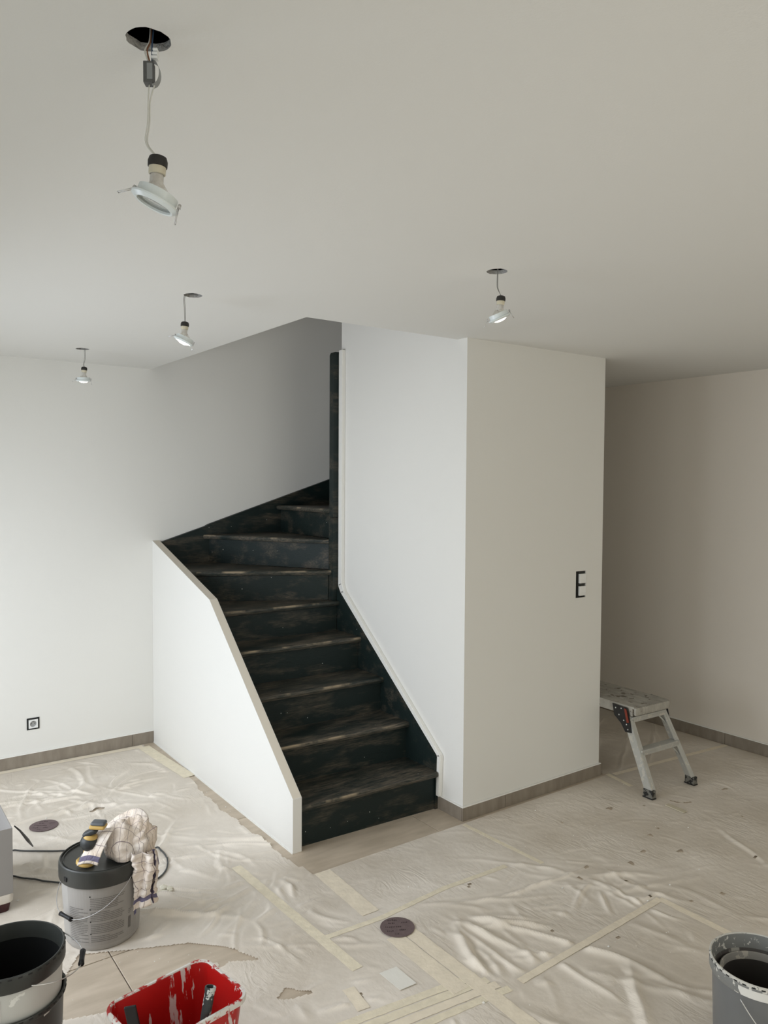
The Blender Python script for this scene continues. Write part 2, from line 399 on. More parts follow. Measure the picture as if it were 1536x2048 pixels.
def tread(i, front, back):
    """front, back: lists of xy points; front is the nosing line (left to right), back the rest of the outline"""
    z = zt(i); r = 0.013
    # offset front outwards is already the nosing; build rounded nose
    f = [Vector((*p, 0)) for p in front]; d = (f[-1]-f[0]).normalized(); nrm = Vector((d.y, -d.x, 0))
    bm = bmesh.new(); lay = bm.verts.layers.float.new('wear')
    prof = [(0.0, -TH), (r*.7, -TH+r*.25), (r, -TH/2), (r*.80, -r*.40), (r*.62, -r*.16), (r*.2, 0.0), (-.016, 0.0)]
    wears = [0.0, 0.0, 0.0, .9, 1.0, 0.1, 0.0]
    n = 14; rows = []
    for (o, dz), w in zip(prof, wears):
        row = []
        for k in range(n+1):
            t = k/n; p = f[0].lerp(f[-1], t)+nrm*(o-r)
            v = bm.verts.new((p.x, p.y, z+dz)); v[lay] = w; row.append(v)
        rows.append(row)
    for A, B in zip(rows, rows[1:]):
        for k in range(n): bm.faces.new((A[k], A[k+1], B[k+1], B[k]))
    bt = [bm.verts.new((p[0], p[1], z)) for p in back]; bb = [bm.verts.new((p[0], p[1], z-TH)) for p in back]
    bm.faces.new(rows[-1]+bt); bm.faces.new((rows[0]+bb)[::-1])
    # closing sides
    bm.faces.new([r_[-1] for r_ in rows]+[bt[0], bb[0]]); bm.faces.new([r_[0] for r_ in rows][::-1]+[bb[-1], bt[-1]])
    for k in range(len(bt)-1): bm.faces.new((bt[k], bt[k+1], bb[k+1], bb[k]))
    bmesh.ops.translate(bm, verts=bm.verts, vec=-SO)
    return bmo('tread', bm, wood_tread, stair)
def riser(i, a, b, th=0.018):
    """below tread i; from a to b (front face)"""
    z0 = zt(i-1) if i > 1 else 0.0; z1 = zt(i)-TH
    A = Vector((*a, 0)); B = Vector((*b, 0)); d = (B-A).normalized(); n_ = Vector((-d.y, d.x, 0))*th
    pts = [A, B, B+n_, A+n_]
    v = [(p.x-SO.x, p.y-SO.y, z0) for p in pts]+[(p.x-SO.x, p.y-SO.y, z1) for p in pts]
    mk('riser', v, [(0, 1, 2, 3), (7, 6, 5, 4), (0, 1, 5, 4), (1, 2, 6, 5), (2, 3, 7, 6), (3, 0, 4, 7)], wood, stair)
XA, XE = X1R+0.001, XB-0.030
nose = {1: ((XA, 3.168), (XE, 3.133)), 2: ((XA, 3.430), (XE, 3.388)), 3: ((XA, 3.658), (XE, 3.636)), 4: ((XA, 3.897), (XE, 3.873)), 5: ((XA, 4.127), (XE, 4.119)),
        6: ((XA, 4.578), (2.605, 4.170)), 7: ((2.105, 5.050), (2.600, 4.208)), 8: ((2.672, 5.050), (2.640, 4.212)), 9: ((3.17, 5.050), (2.73, 4.212))}
def inset(i, k=0.034):
    a, b = nose[i]; A = Vector(a); B = Vector(b); d = (B-A).normalized(); n_ = Vector((-d.y, d.x))*k
    return (A+n_, B+n_)
for i in range(1, 6):
    a, b = nose[i]; ra, rb = inset(i)
    ra = (XA, ra.y); rb = (XE, rb.y)
    riser(i, ra, rb)
    if i < 5:
        na, nb = inset(i+1, 0.034+0.018); tread(i, nose[i], [(XE, nb.y), (XA, na.y)])
na, nb = inset(6, 0.05)
tread(5, nose[5], [(XE, 4.149), (2.60, 4.149), (2.60, nb.y), (XA, 4.64)])
riser(6, (XA, 4.620), (2.598, 4.208))
tread(6, nose[6], [(2.600, 4.215), (2.16, 5.050), (XA, 5.050)])
riser(7, (2.150, 5.050), (2.622, 4.240))
tread(7, nose[7], [(2.645, 4.215), (2.71, 5.050)])
riser(8, (2.708, 5.050), (2.668, 4.216))
tread(8, nose[8], [(2.76, 4.215), (3.24, 5.050)])
riser(9, (3.215, 5.050), (2.768, 4.216))
tread(9, nose[9], [(3.00, 4.19), (3.46, 5.050)])
riser(10, (3.44, 5.050), (2.98, 4.16))
tread(10, ((3.40, 5.050), (2.94, 4.16)), [(3.30, 4.16), (3.66, 5.050)])
riser(11, (3.64, 5.050), (3.28, 4.16))
tread(11, ((3.60, 5.050), (3.24, 4.16)), [(3.675, 4.16), (3.675, 5.050)])
def sub(poly): return poly
def pris(name, poly, axis, a, b, mat, parent, bev=0):
    off = SO
    if axis == 'x': poly = [(p[0]-off.y, p[1]-off.z) for p in poly]; a -= off.x; b -= off.x
    else: poly = [(p[0]-off.x, p[1]-off.z) for p in poly]; a -= off.y; b -= off.y
    return prism(name, poly, axis, a, b, mat, parent, bev)
# right-hand string on the stair wall and the string along the back wall
pris('stringer', [(3.158, 0.0), (3.156, 0.290), (4.125, 1.060), (4.149, 1.10), (4.149, 0.75), (3.45, 0.16), (3.28, 0.0)], 'x', XE+0.0005, XB-0.0005, wood, stair)
pris('stringer', [(XA, 1.06), (XA, 1.350), (2.123, 1.448), (2.150, 1.462), (3.143, 1.781), (3.67, 1.98), (3.67, 1.70), (2.9, 1.38), (2.2, 1.10)], 'y', 5.0505, YB-0.0005, wood, stair)
pris('stringer', [(3.2, 0.0), (3.2, 0.20), (4.134, 1.045), (5.04, 1.31), (5.04, 0.95), (4.4, 0.75), (3.5, 0.0)], 'x', XA-0.0005, XA+0.006, wood, stair)
# post at the end of the stair wall, in two lengths
pris('newel_post', [(2.603, 1.535), (2.603, 2.560), (2.611, 2.578), (2.648, 2.580), (2.648, 1.535)], 'y', 4.1525, 4.205, wood, stair, bev=0.003)
pris('newel_post', [(2.600, 0.90), (2.600, 1.531), (2.655, 1.531), (2.655, 0.90)], 'y', 4.1525, 4.205, wood, stair, bev=0.002)

# ------------------------------------------------------------------ socket and switch
white_pl = M_('white_plastic', (0.82, 0.82, 0.80), 0.3)
grey_pl = M_('grey_plastic', (0.33, 0.33, 0.32), 0.5)
black_pl = M_('black_plastic', (0.007, 0.007, 0.008), 0.45, spec=.3)
frame_dk = M_('mounting_frame_dark', (.035, .035, .032), .6)
black_gap = M_('black_mounting_box', (0.010, 0.010, 0.009), 0.8)
steel = M_('steel', (0.62, 0.62, 0.62), 0.3, metal=1.0)
so = thing('wall_socket', 'white power socket without cover, black gap around it, low on the back wall', 'socket', (1.007, YB, 0.261))
bm = bmesh.new()
for (a, b) in (((-.036, -.003, -.036), (.036, -.0003, -.0265)), ((-.036, -.003, .0265), (.036, -.0003, .036)), ((-.036, -.003, -.0265), (-.0265, -.0003, .0265)), ((.0265, -.003, -.0265), (.036, -.0003, .0265))):
    box_bm(bm, a, b)
bmo('mounting_frame', bm, black_gap, so)
bm = bmesh.new(); o_ = [bm.verts.new((x*.0262, -.010, z*.0262)) for x, z in ((-1, -1), (1, -1), (1, 1), (-1, 1))]
e_ = [bm.edges.new((o_[i], o_[(i+1) % 4])) for i in range(4)]
c1 = [bm.verts.new((.0195*math.cos(2*PI*k/28), -.010, .0195*math.sin(2*PI*k/28))) for k in range(28)]
e_ += [bm.edges.new((c1[i], c1[(i+1) % 28])) for i in range(28)]
bmesh.ops.triangle_fill(bm, edges=e_, use_beauty=True)
o2 = [bm.verts.new((v.co.x, -.0005, v.co.z)) for v in o_]
for i in range(4): bm.faces.new((o_[i], o_[(i+1) % 4], o2[(i+1) % 4], o2[i]))
c2 = [bm.verts.new((v.co.x*.95, -.0015, v.co.z*.95)) for v in c1]
for i in range(28): bm.faces.new((c1[i], c1[(i+1) % 28], c2[(i+1) % 28], c2[i]))
bmo('socket_insert', bm, white_pl, so)
ry = Matrix.Rotation(PI/2, 4, 'X').to_3x3()
w_ = lathe('socket_well', [(0, .0012), (.0187, .0012), (.0187, .0020), (0, .0021)], grey_pl, so, n=28, rot=ry)
lathe('earth_pin', [(0, .0021), (.0025, .0021), (.0025, .009), (.0015, .0105), (0, .0108)], steel, so, n=10, rot=ry, org=(0, 0, .010))
for sx in (-1, 1): lathe('pin_hole', [(0, .0022), (.0026, .0022), (.0026, .0026), (0, .0026)], black_gap, so, n=10, rot=ry, org=(sx*.0095, 0, .001))

sw = thing('light_switch', 'double white light switch without cover in dark recess on the wall', 'switch', (SW[0], YF, SW[2]))
w, h = SW[1]-SW[0], SW[3]-SW[2]
bm = bmesh.new(); box_bm(bm, (.0005, .006, .0005), (w-.0005, .030, h-.0005)); bmo('mounting_box', bm, black_gap, sw)
for z0 in (.012, .084):
    box('rocker', (.027, -.008, z0), (w-.004, .0055, z0+.056), white_pl, sw, bev=.003)
box('mounting_frame', (.020, .002, .071), (w-.006, .0058, .080), frame_dk, sw, bev=.001)
box('mounting_frame', (.026, .002, .146), (w-.004, .0058, .152), frame_dk, sw, bev=.001)

# ------------------------------------------------------------------ hanging downlights
wire_m = M_('white_wire', (0.62, 0.61, 0.56), 0.45)
brown_w = M_('brown_wire', (0.22, 0.10, 0.05), 0.5); blue_w = M_('blue_wire', (0.05, 0.09, 0.16), 0.5)
holder_m = M_('lamp_holder_dark', (0.018, 0.016, 0.014), 0.6)
ceramic_m = M_('ceramic_cream', (0.60, 0.55, 0.42), 0.5)
glassy = M_('bulb_neck_glass', (0.50, 0.47, 0.43), 0.15, spec=.8, col2=(.66, .64, .60), nscale=60)
ring_m = M_('white_lamp_ring', (0.70, 0.75, 0.75), 0.25)
refl_m = M_('lamp_reflector', (0.75, 0.74, 0.70), 0.12, metal=1.0)
lensoff = bpy.data.materials.new('lamp_glass'); lensoff.use_nodes = True
lensoff.node_tree.nodes['Principled BSDF'].inputs['Transmission Weight'].default_value = .9
lensoff.node_tree.nodes['Principled BSDF'].inputs['Roughness'].default_value = .05
lensoff.node_tree.nodes['Principled BSDF'].inputs['Base Color'].default_value = (.95, .97, .95, 1)
lenson = M_('lit_lamp_glass', (1.0, 0.93, 0.78), .4, emit=7)
def downlight(key, label, zr, tilt, yawtilt, wirepts, lit, block=False):
    hx, hy = HOLES[key]
    t = thing('hanging_downlight', label, 'ceiling light', (hx, hy, CH), 'downlights dangling from ceiling holes')
    fw = Vector((.585, .811, 0)); rt = Vector((.811, -.585, 0))
    rot = Matrix.Rotation(yawtilt, 3, rt) @ Matrix.Rotation(tilt, 3, fw)
    off = Vector((0, 0, zr-CH))
    # lamp assembly: origin at ring centre, axis +z upward
    lateral = Vector(wirepts[-1])
    ctr = off + rt*lateral.x
    O = tuple(ctr)
    A = dict(parent=t, rot=rot, org=O)
    lathe('trim_ring', [(.0290, -.004), (.0295, -.0075), (.0330, -.0085), (.0405, -.0035), (.0412, -.001), (.0400, .0005), (.0345, .001), (.0340, .0150), (.0325, .0155), (.0320, -.002), (.0290, -.004)], ring_m, n=36, **A)
    rotb = Matrix.Rotation(.07, 3, fw)
    lathe('bulb', [(0.0205, .010), (.019, .018), (.0115, .030), (.0112, .046), (.0095, .048), (0, .048)], glassy, n=28, parent=t, rot=rotb, org=tuple(ctr))
    lathe('reflector', [(.0243, -.0015), (.0235, .006), (.018, .019), (.008, .027), (0, .028)], refl_m, n=28, **A)
    lathe('lens', [(0, -.0150), (.0120, -.0140), (.0210, -.0100), (.0275, -.0030), (.0262, -.0008), (0, -.0012)] if lit else [(0, -.0032), (.0200, -.0030), (.0262, -.0020), (.0262, -.0008), (0, -.0012)], lenson if lit else lensoff, n=28, **A)
    lathe('ceramic_cap', [(.0118, .043), (.0138, .044), (.0142, .058), (.0125, .0595), (0, .0595)], ceramic_m, n=24, parent=t, rot=rotb, org=tuple(ctr))
    lathe('lamp_holder', [(.0135, .0555), (.0160, .0562), (.0163, .0650), (.0140, .0720), (.0085, .0745), (0, .0750)], holder_m, n=24, parent=t, rot=rotb, org=tuple(ctr))
    for sx in (-1, 1):                                  # spring clips: coil and bent wire leg
        c = ctr+rot @ (rt*sx*.0395+Vector((0, 0, .007)))
        bm = bmesh.new(); tube_bm(bm, smoothpath([c+rot @ (fw*.0035*math.cos(a)+Vector((0, 0, .0035*math.sin(a)))+rt*(sx*.0006*a/2)) for a in [k*PI/3 for k in range(12)]], 2), .0011, 6)
        ang = 0.35 if sx < 0 else -.6
        d1 = rot @ (rt*sx*(.024 if sx < 0 else .006)+Vector((0, 0, -.018 if sx < 0 else -.030)))
        for q in (-.003, .003):
            tube_bm(bm, [c+fw*q, c+fw*q+d1*.5, c+fw*q+d1], .0008, 6)
        tube_bm(bm, [c-fw*.0035+d1, c+fw*.0035+d1], .0008, 6)
        bmo('spring_clip', bm, steel, t, smooth=True)
    top = ctr+rotb @ Vector((0, 0, .074))
    wp = [Vector((0, 0, 0.012))+rt*wirepts[0][0]]+[Vector((0, 0, z))+rt*x for (x, z) in [(p[0], p[2]) for p in wirepts[1:-1]]]+[top]
    if block:
        bz = -.055
        tube('wire', [Vector((0, 0, -.073))+rt*.001]+wp[1:], .0012, wire_m, t)
        tube('wire', [Vector((0, 0, -.073))+rt*.010]+[p+rt*.0025+fw*.002 for p in wp[1:-1]]+[top+fw*.003], .0012, wire_m, t)
        for k, (m, dx) in enumerate(((brown_w, -.002), (blue_w, .006), (wire_m, -.006))):
            tube('wire', [Vector((0, 0, .03))+rt*(dx*.5+.003)+fw*.012, Vector((0, 0, 0.0))+rt*(dx*.4+.003)+fw*.004, Vector((0, 0, -.018))+rt*dx, Vector((0, 0, -.040))+rt*(.004+dx*.3)], .0014, m, t)
        q = Matrix.Rotation(-.58, 3, 'Z')
        bm = bmesh.new(); box_bm(bm, (-.007, -.009, -.073), (.009, .009, -.038), .0015, rot=q); bmo('terminal_block', bm, M_('terminal_grey', (.09, .09, .088), .5), t)
        bm = bmesh.new(); box_bm(bm, (-.0005, -.0096, -.068), (.0085, -.0088, -.042), 0, rot=q); bmo('block_cover', bm, M_('cover_grey', (.24, .25, .25), .4), t)
        # curved clip of the block
        bm = bmesh.new(); prof = []
        a_ = [bm.verts.new(q @ Vector((.007+.012*math.sin(u), y, -.055+.020*math.cos(u)))) for y in (-.008, .008) for u in [PI*k/12 for k in range(13)]]
        for k in range(12): bm.faces.new((a_[k], a_[k+1], a_[14+k], a_[13+k]))
        bmesh.ops.solidify(bm, geom=bm.faces[:], thickness=.002)
        bmo('block_clip', bm, M_('clip_grey', (.50, .51, .51), .35), t, smooth=False)
        for k in range(3):
            bm = bmesh.new(); box_bm(bm, (.006+.001*k, -.006, -.032+.0062*k), (.016, .006, -.0275+.0062*k), .0008, rot=q); bmo('lever_clamp', bm, M_('clear_plastic', (.86, .87, .86), .2), t)
    else:
        tube('wire', [p-fw*.0018 for p in wp[:-1]]+[top-fw*.002], .0011, M_('grey_wire', (.22, .215, .20), .5), t)
        tube('wire', [p+rt*.003+fw*.0018 for p in wp[:-1]]+[top+fw*.002], .0011, M_('grey_wire', (.22, .215, .20), .5), t)
    return t
downlight('near', 'large unlit downlight hanging nearest, top left, below a grey terminal block', 2.236, .40, -.05,
          [(0, 0, 0), (-.001, 0, -.10), (-.002, 0, -.135), (-.006, 0, -.165), (.004, 0, -.183), (.010, 0, 0)], False, True)
downlight('middle', 'small tilted downlight hanging in front of the stairs from an open hole', 2.322, .42, -.05,
          [(-.024, 0, 0), (-.036, 0, -.010), (-.034, 0, -.055), (-.037, 0, 0)], True)
downlight('far', 'level glowing downlight hanging lowest, near the back wall at the far left', 2.326, .03, .10,
          [(.010, 0, 0), (.012, 0, -.050), (.004, 0, -.085), (.004, 0, 0)], True)
downlight('right', 'tilted downlight hanging alone at right, in front of the boxed-in wall', 2.342, -.42, .15,
          [(.001, 0, 0), (.000, 0, -.045), (.003, 0, -.062), (.010, 0, 0)], True)

# ------------------------------------------------------------------ plastic sheeting
def film_mat():
    m = bpy.data.materials.new('plastic_film'); m.use_nodes = True; nt = m.node_tree; b = nt.nodes['Principled BSDF']; L = nt.links.new
    out = [n for n in nt.nodes if n.type == 'OUTPUT_MATERIAL'][0]
    tc = nt.nodes.new('ShaderNodeTexCoord')
    n1 = nt.nodes.new('ShaderNodeTexNoise'); n1.inputs['Scale'].default_value = 2.2; n1.inputs['Detail'].default_value = 5; L(tc.outputs['Object'], n1.inputs['Vector'])
    r = nt.nodes.new('ShaderNodeValToRGB'); r.color_ramp.elements[0].position = .3; r.color_ramp.elements[1].position = .7
    r.color_ramp.elements[0].color = (.84, .76, .65, 1); r.color_ramp.elements[1].color = (.92, .85, .76, 1); L(n1.outputs['Fac'], r.inputs['Fac']); L(r.outputs[0], b.inputs['Base Color'])
    b.inputs['Roughness'].default_value = .38; b.inputs['Specular IOR Level'].default_value = .5
    n2 = nt.nodes.new('ShaderNodeTexNoise'); n2.inputs['Scale'].default_value = 28; n2.inputs['Detail'].default_value = 5; L(tc.outputs['Object'], n2.inputs['Vector'])
    bp = nt.nodes.new('ShaderNodeBump'); bp.inputs['Strength'].default_value = .45; bp.inputs['Distance'].default_value = .006; L(n2.outputs['Fac'], bp.inputs['Height'])
    mpw = nt.nodes.new('ShaderNodeMapping'); mpw.inputs['Scale'].default_value = (20, 6.5, 12); mpw.inputs['Rotation'].default_value = (0, 0, .75); L(tc.outputs['Object'], mpw.inputs['Vector'])
    n4 = nt.nodes.new('ShaderNodeTexNoise'); n4.inputs['Scale'].default_value = 1.0; n4.inputs['Detail'].default_value = 3; n4.inputs['Distortion'].default_value = 2.2; L(mpw.outputs[0], n4.inputs['Vector'])
    bp4 = nt.nodes.new('ShaderNodeBump'); bp4.inputs['Strength'].default_value = .42; bp4.inputs['Distance'].default_value = .014
    n5 = nt.nodes.new('ShaderNodeTexNoise'); n5.inputs['Scale'].default_value = 3.1; n5.inputs['Detail'].default_value = 2; L(tc.outputs['Object'], n5.inputs['Vector']); r5 = nt.nodes.new('ShaderNodeValToRGB'); r5.color_ramp.elements[0].position = .44; r5.color_ramp.elements[1].position = .66; L(n5.outputs['Fac'], r5.inputs['Fac'])
    mu = nt.nodes.new('ShaderNodeMath'); mu.operation = 'MULTIPLY'; L(n4.outputs['Fac'], mu.inputs[0]); L(r5.outputs[0], mu.inputs[1]); L(mu.outputs[0], bp4.inputs['Height']); L(bp.outputs[0], bp4.inputs['Normal']); L(bp4.outputs[0], b.inputs['Normal'])
    tr = nt.nodes.new('ShaderNodeBsdfTransparent'); mx = nt.nodes.new('ShaderNodeMixShader')
    rf = nt.nodes.new('ShaderNodeMapRange'); rf.inputs['From Min'].default_value = .3; rf.inputs['From Max'].default_value = .7; rf.inputs['To Min'].default_value = .62; rf.inputs['To Max'].default_value = .84
    L(n1.outputs['Fac'], rf.inputs['Value']); at = nt.nodes.new('ShaderNodeAttribute'); at.attribute_name = 'fold'; ad = nt.nodes.new('ShaderNodeMath'); ad.operation = 'ADD'; ad.use_clamp = True; L(rf.outputs[0], ad.inputs[0]); L(at.outputs['Fac'], ad.inputs[1]); L(ad.outputs[0], mx.inputs[0]); L(tr.outputs[0], mx.inputs[1]); L(b.outputs[0], mx.inputs[2]); L(mx.outputs[0], out.inputs[0])
    return m
def seethrough(m, k):
    nt = m.node_tree; b = nt.nodes['Principled BSDF']; out = [n for n in nt.nodes if n.type == 'OUTPUT_MATERIAL'][0]
    tr = nt.nodes.new('ShaderNodeBsdfTransparent'); mx = nt.nodes.new('ShaderNodeMixShader'); mx.inputs[0].default_value = k
    nt.links.new(tr.outputs[0], mx.inputs[1]); nt.links.new(b.outputs[0], mx.inputs[2]); nt.links.new(mx.outputs[0], out.inputs[0]); return m
film_m = film_mat()
tape_m = M_('masking_tape', (0.88, 0.80, 0.63), 0.7, noise=.06, nscale=30, bump=.2, bscale=80)
tape_old = M_('masking_tape_under_film', (0.88, 0.79, 0.64), 0.6, noise=.05, nscale=20, bump=.2, bscale=60)
seethrough(tape_m, .88); seethrough(tape_old, .92)
TAPES = [  # points, width, material, label
 ([(1.485, 3.197), (1.505, 2.72), (1.526, 2.261)], .045, 0, 'pale tape strip running towards the viewer left of the dark sanding disc'),
 ([(1.516, 2.492), (1.790, 2.478), (2.142, 2.506), (2.500, 2.490)], .026, 0, 'yellowish tape strip passing behind the round sanding disc'),
 ([(2.628, 2.925), (2.640, 2.68), (2.657, 2.411)], .024, 0, 'narrow tape strip starting at the bottom corner of the boxed-in wall'),
 ([(1.752, 2.345), (1.752, 1.953)], .070, 1, 'beige tape strip in front of the sanding disc, left one of a pair'),
 ([(1.822, 2.345), (1.822, 1.55)], .060, 1, 'beige tape strip in front of the sanding disc, right one of a pair'),
 ([(1.300, 2.050), (1.854, 1.985)], .034, 0, 'tape strip across the sheet, farthest of four parallel ones near the viewer'),
 ([(1.300, 2.008), (1.868, 1.945)], .034, 0, 'tape strip across the sheet, second of four parallel ones near the viewer'),
 ([(1.330, 1.962), (1.880, 1.905)], .034, 1, 'tape strip across the sheet, third of four parallel ones near the viewer'),
 ([(1.330, 1.920), (1.900, 1.866)], .030, 0, 'tape strip across the sheet, nearest of four parallel ones near the viewer'),
 ([(1.955, 1.871), (2.40, 1.89), (2.833, 1.91)], .030, 1, 'faint tape seam running right across the open sheet, foreground'),
 ([(2.833, 1.912), (2.837, 1.538)], .034, 1, 'faint tape seam running towards the grey bucket'),
 ([(1.668, 5.010), (1.690, 4.70), (1.722, 4.346)], .075, 0, 'wide yellowish tape along the sheet edge beside the white partition'),
 ([(0.60, 5.048), (1.20, 5.038), (1.665, 5.022)], .045, 1, 'tape along the skirting of the back wall at left'),
 ([(3.800, 2.940), (3.762, 2.740)], .030, 0, 'short tape strip beside the block corner near the stool'),
 ([(3.830, 2.915), (4.35, 2.865), (4.880, 2.810)], .032, 1, 'thin tape seam passing under the aluminium step stool'),
 ([(1.440, 2.190), (1.424, 2.070)], .045, 1, 'short tape strip left of the white paper card'),
 ([(1.782, 2.930), (1.771, 2.530)], .080, 1, 'broad pale tape between the stairs and the sanding disc'),
]
FX0, FX1, FY0, FY1, DX = -0.45, 4.880, 0.55, 5.055, 0.0066
nx = int((FX1-FX0)/DX)+1; ny = int((FY1-FY0)/DX)+1
gx = np.linspace(FX0, FX1, nx); gy = np.linspace(FY0, FY1, ny)
GX, GY = np.meshgrid(gx, gy, indexing='ij')
Hh = np.zeros((nx, ny)); rg = np.random.default_rng(11)
def crease(px, py, ang, ln, wd, ht, bend=0.0):
    r = ln*0.6+wd*4
    i0 = max(0, int((px-r-FX0)/DX)); i1 = min(nx, int((px+r-FX0)/DX)+2); j0 = max(0, int((py-r-FY0)/DX)); j1 = min(ny, int((py+r-FY0)/DX)+2)
    if i1 <= i0 or j1 <= j0: return
    x = GX[i0:i1, j0:j1]-px; y = GY[i0:i1, j0:j1]-py; c, s = math.cos(ang), math.sin(ang)
    u = x*c+y*s; v = -x*s+y*c-bend*u*u+0.004*np.sin(u*23+px*50)
    t = np.clip(1-(2*u/ln)**2, 0, 1)
    Hh[i0:i1, j0:j1] += ht*t*(np.exp(-np.abs(v/wd)**1.5)-.35*np.exp(-((v-2.2*wd)/wd)**2))
def calm(x, y):
    if x > 1.85 and y > 2.5: return .22
    if x > 3.0 and y > 1.5: return .35
    if x < 1.75: return 1.15
    return .75
for _ in range(1100):                                        # small crumples everywhere
    x, y = rg.uniform(FX0, FX1), rg.uniform(1.2, FY1); k = calm(x, y)
    crease(x, y, rg.normal(-.75, .75), rg.uniform(.05, .24), rg.uniform(.008, .016), rg.uniform(.002, .0075)*k*rg.choice((1, 1, -.5)), rg.normal(0, 1.5))
for _ in range(90):                                         # longer folds
    x, y = rg.uniform(FX0, 3.2), rg.uniform(1.2, 4.9); k = calm(x, y)
    crease(x, y, rg.normal(-.9, .5), rg.uniform(.3, .8), rg.uniform(.011, .022), rg.uniform(.005, .013)*k, rg.normal(0, .5))
def star(x, y, n, a0, a1, l0, l1, ht):
    for k in range(n):
        a = a0+(a1-a0)*rg.uniform(0, 1); ln = l0+(l1-l0)*rg.uniform(0, 1)**2
        q = rg.uniform(.0, .12); crease(x+math.cos(a)*(ln*.5+q), y+math.sin(a)*(ln*.5+q), a+rg.normal(0, .12), ln, rg.uniform(.008, .017), ht*rg.uniform(.6, 1.4), rg.normal(0, .9))
star(1.212, 4.384, 22, 0, 2*PI, .2, .75, .007)              # gathered point near the partition
star(2.02, 2.33, 12, -2.2, .4, .25, .75, .012)               # folds fanning out right of the disc
star(2.72, 2.22, 9, -2.6, -.3, .15, .5, .008)
star(1.38, 2.98, 12, 1.2, 4.6, .2, .6, .006)
star(1.60, 3.05, 10, 1.6, 5.0, .15, .5, .007)
for (x, y, a, ln, w_, h_) in ((1.05, 3.35, .15, .55, .012, .010), (1.30, 3.62, .9, .55, .013, .010), (1.22, 3.45, -.3, .5, .010, .008), (2.35, 1.75, -1.25, .6, .018, .013), (2.15, 1.8, -1.5, .55, .014, .011),
                             (3.58, 1.96, 1.13, .45, .013, .009), (2.2, 1.55, .8, .5, .022, .016), (2.45, 1.45, -.9, .35, .012, .008), (.95, 3.95, .1, .9, .011, .007), (1.0, 4.15, -.12, .8, .010, .006), (0.75, 4.5, .2, .7, .010, .006), (1.15, 3.15, -.6, .5, .011, .008)):
    crease(x, y, a, ln, w_, h_, rg.normal(0, .4))
for _ in range(26):                                        # diagonal stretch lines behind the stool
    x, y = rg.uniform(3.8, 4.8), rg.uniform(2.95, 4.6); crease(x, y, rg.normal(.62, .06), rg.uniform(.3, .8), .010, .0045)
Hh = np.clip(Hh, -.0015, .024)
mask_flat = np.ones_like(Hh)
def seg_d(ax, ay, bx, by):
    dx, dy = bx-ax, by-ay; L2 = dx*dx+dy*dy
    t = np.clip(((GX-ax)*dx+(GY-ay)*dy)/L2, 0, 1); return np.hypot(GX-ax-t*dx, GY-ay-t*dy)
for (pts, w_, mi, lab) in TAPES:
    for (a, b) in zip(pts, pts[1:]):
        d = seg_d(*a, *b); mask_flat = np.minimum(mask_flat, np.clip((d-w_*.5-.004)/.02, 0.03, 1))
for (cx_, cy_, r_) in ((.845, 3.04, .15), (.408, 2.413, .15), (2.305, 1.195, .15), (.80, 2.11, .16), (1.797, 2.383, .078), (.86, 4.14, .078), (1.61, 2.13, .07), (.42, 3.55, .24), (3.745, 2.56, .05), (4.10, 2.55, .05), (3.70, 2.40, .05)):
    d = np.hypot(GX-cx_, GY-cy_); mask_flat = np.minimum(mask_flat, np.clip((d-r_)/.06, .05, 1))
Hh *= mask_flat
Z = .0035+Hh
# where the sheet is missing: film edge beside the partition, at the stairs, bare patch, tears
def inpoly(poly):
    c = np.zeros(GX.shape, bool); n = len(poly)
    for i in range(n):
        x1, y1 = poly[i]; x2, y2 = poly[(i+1) % n]
        cond = ((y1 > GY) != (y2 > GY)) & (GX < (x2-x1)*(GY-y1)/((y2-y1) if abs(y2-y1) > 1e-9 else 1e-9)+x1); c ^= cond
    return c
wob = .006*np.sin(GY*21)+.004*np.sin(GY*57+1)+.003*np.sin(GX*71)
edge_x = np.interp(gy, [3.02, 3.115, 3.30, 3.66, 4.0, 4.34, 4.50, 5.06], [1.715, 1.712, 1.714, 1.693, 1.688, 1.720, 1.715, 1.690])
gone = (GX > edge_x[None, :]+wob) & (GX < 1.95) & (GY > 3.075)
gone |= (GX > 1.74) & (GX < XR+.03) & (GY > 2.940+.4*wob)
gone |= (GX > 1.72) & (GX < 1.90) & (GY > 3.03+wob*2)
gone |= (GX > XR) & (GX < XR+.02) & (GY > 2.95)
bare = [(0.60, 2.74), (0.729, 2.925), (0.919, 2.835), (1.089, 2.760), (1.196, 2.650), (1.258, 2.520), (1.142, 2.590), (1.052, 2.600), (0.939, 2.590), (0.718, 2.56), (0.60, 2.60)]
gone |= inpoly([(x, y) for x, y in bare]) & True
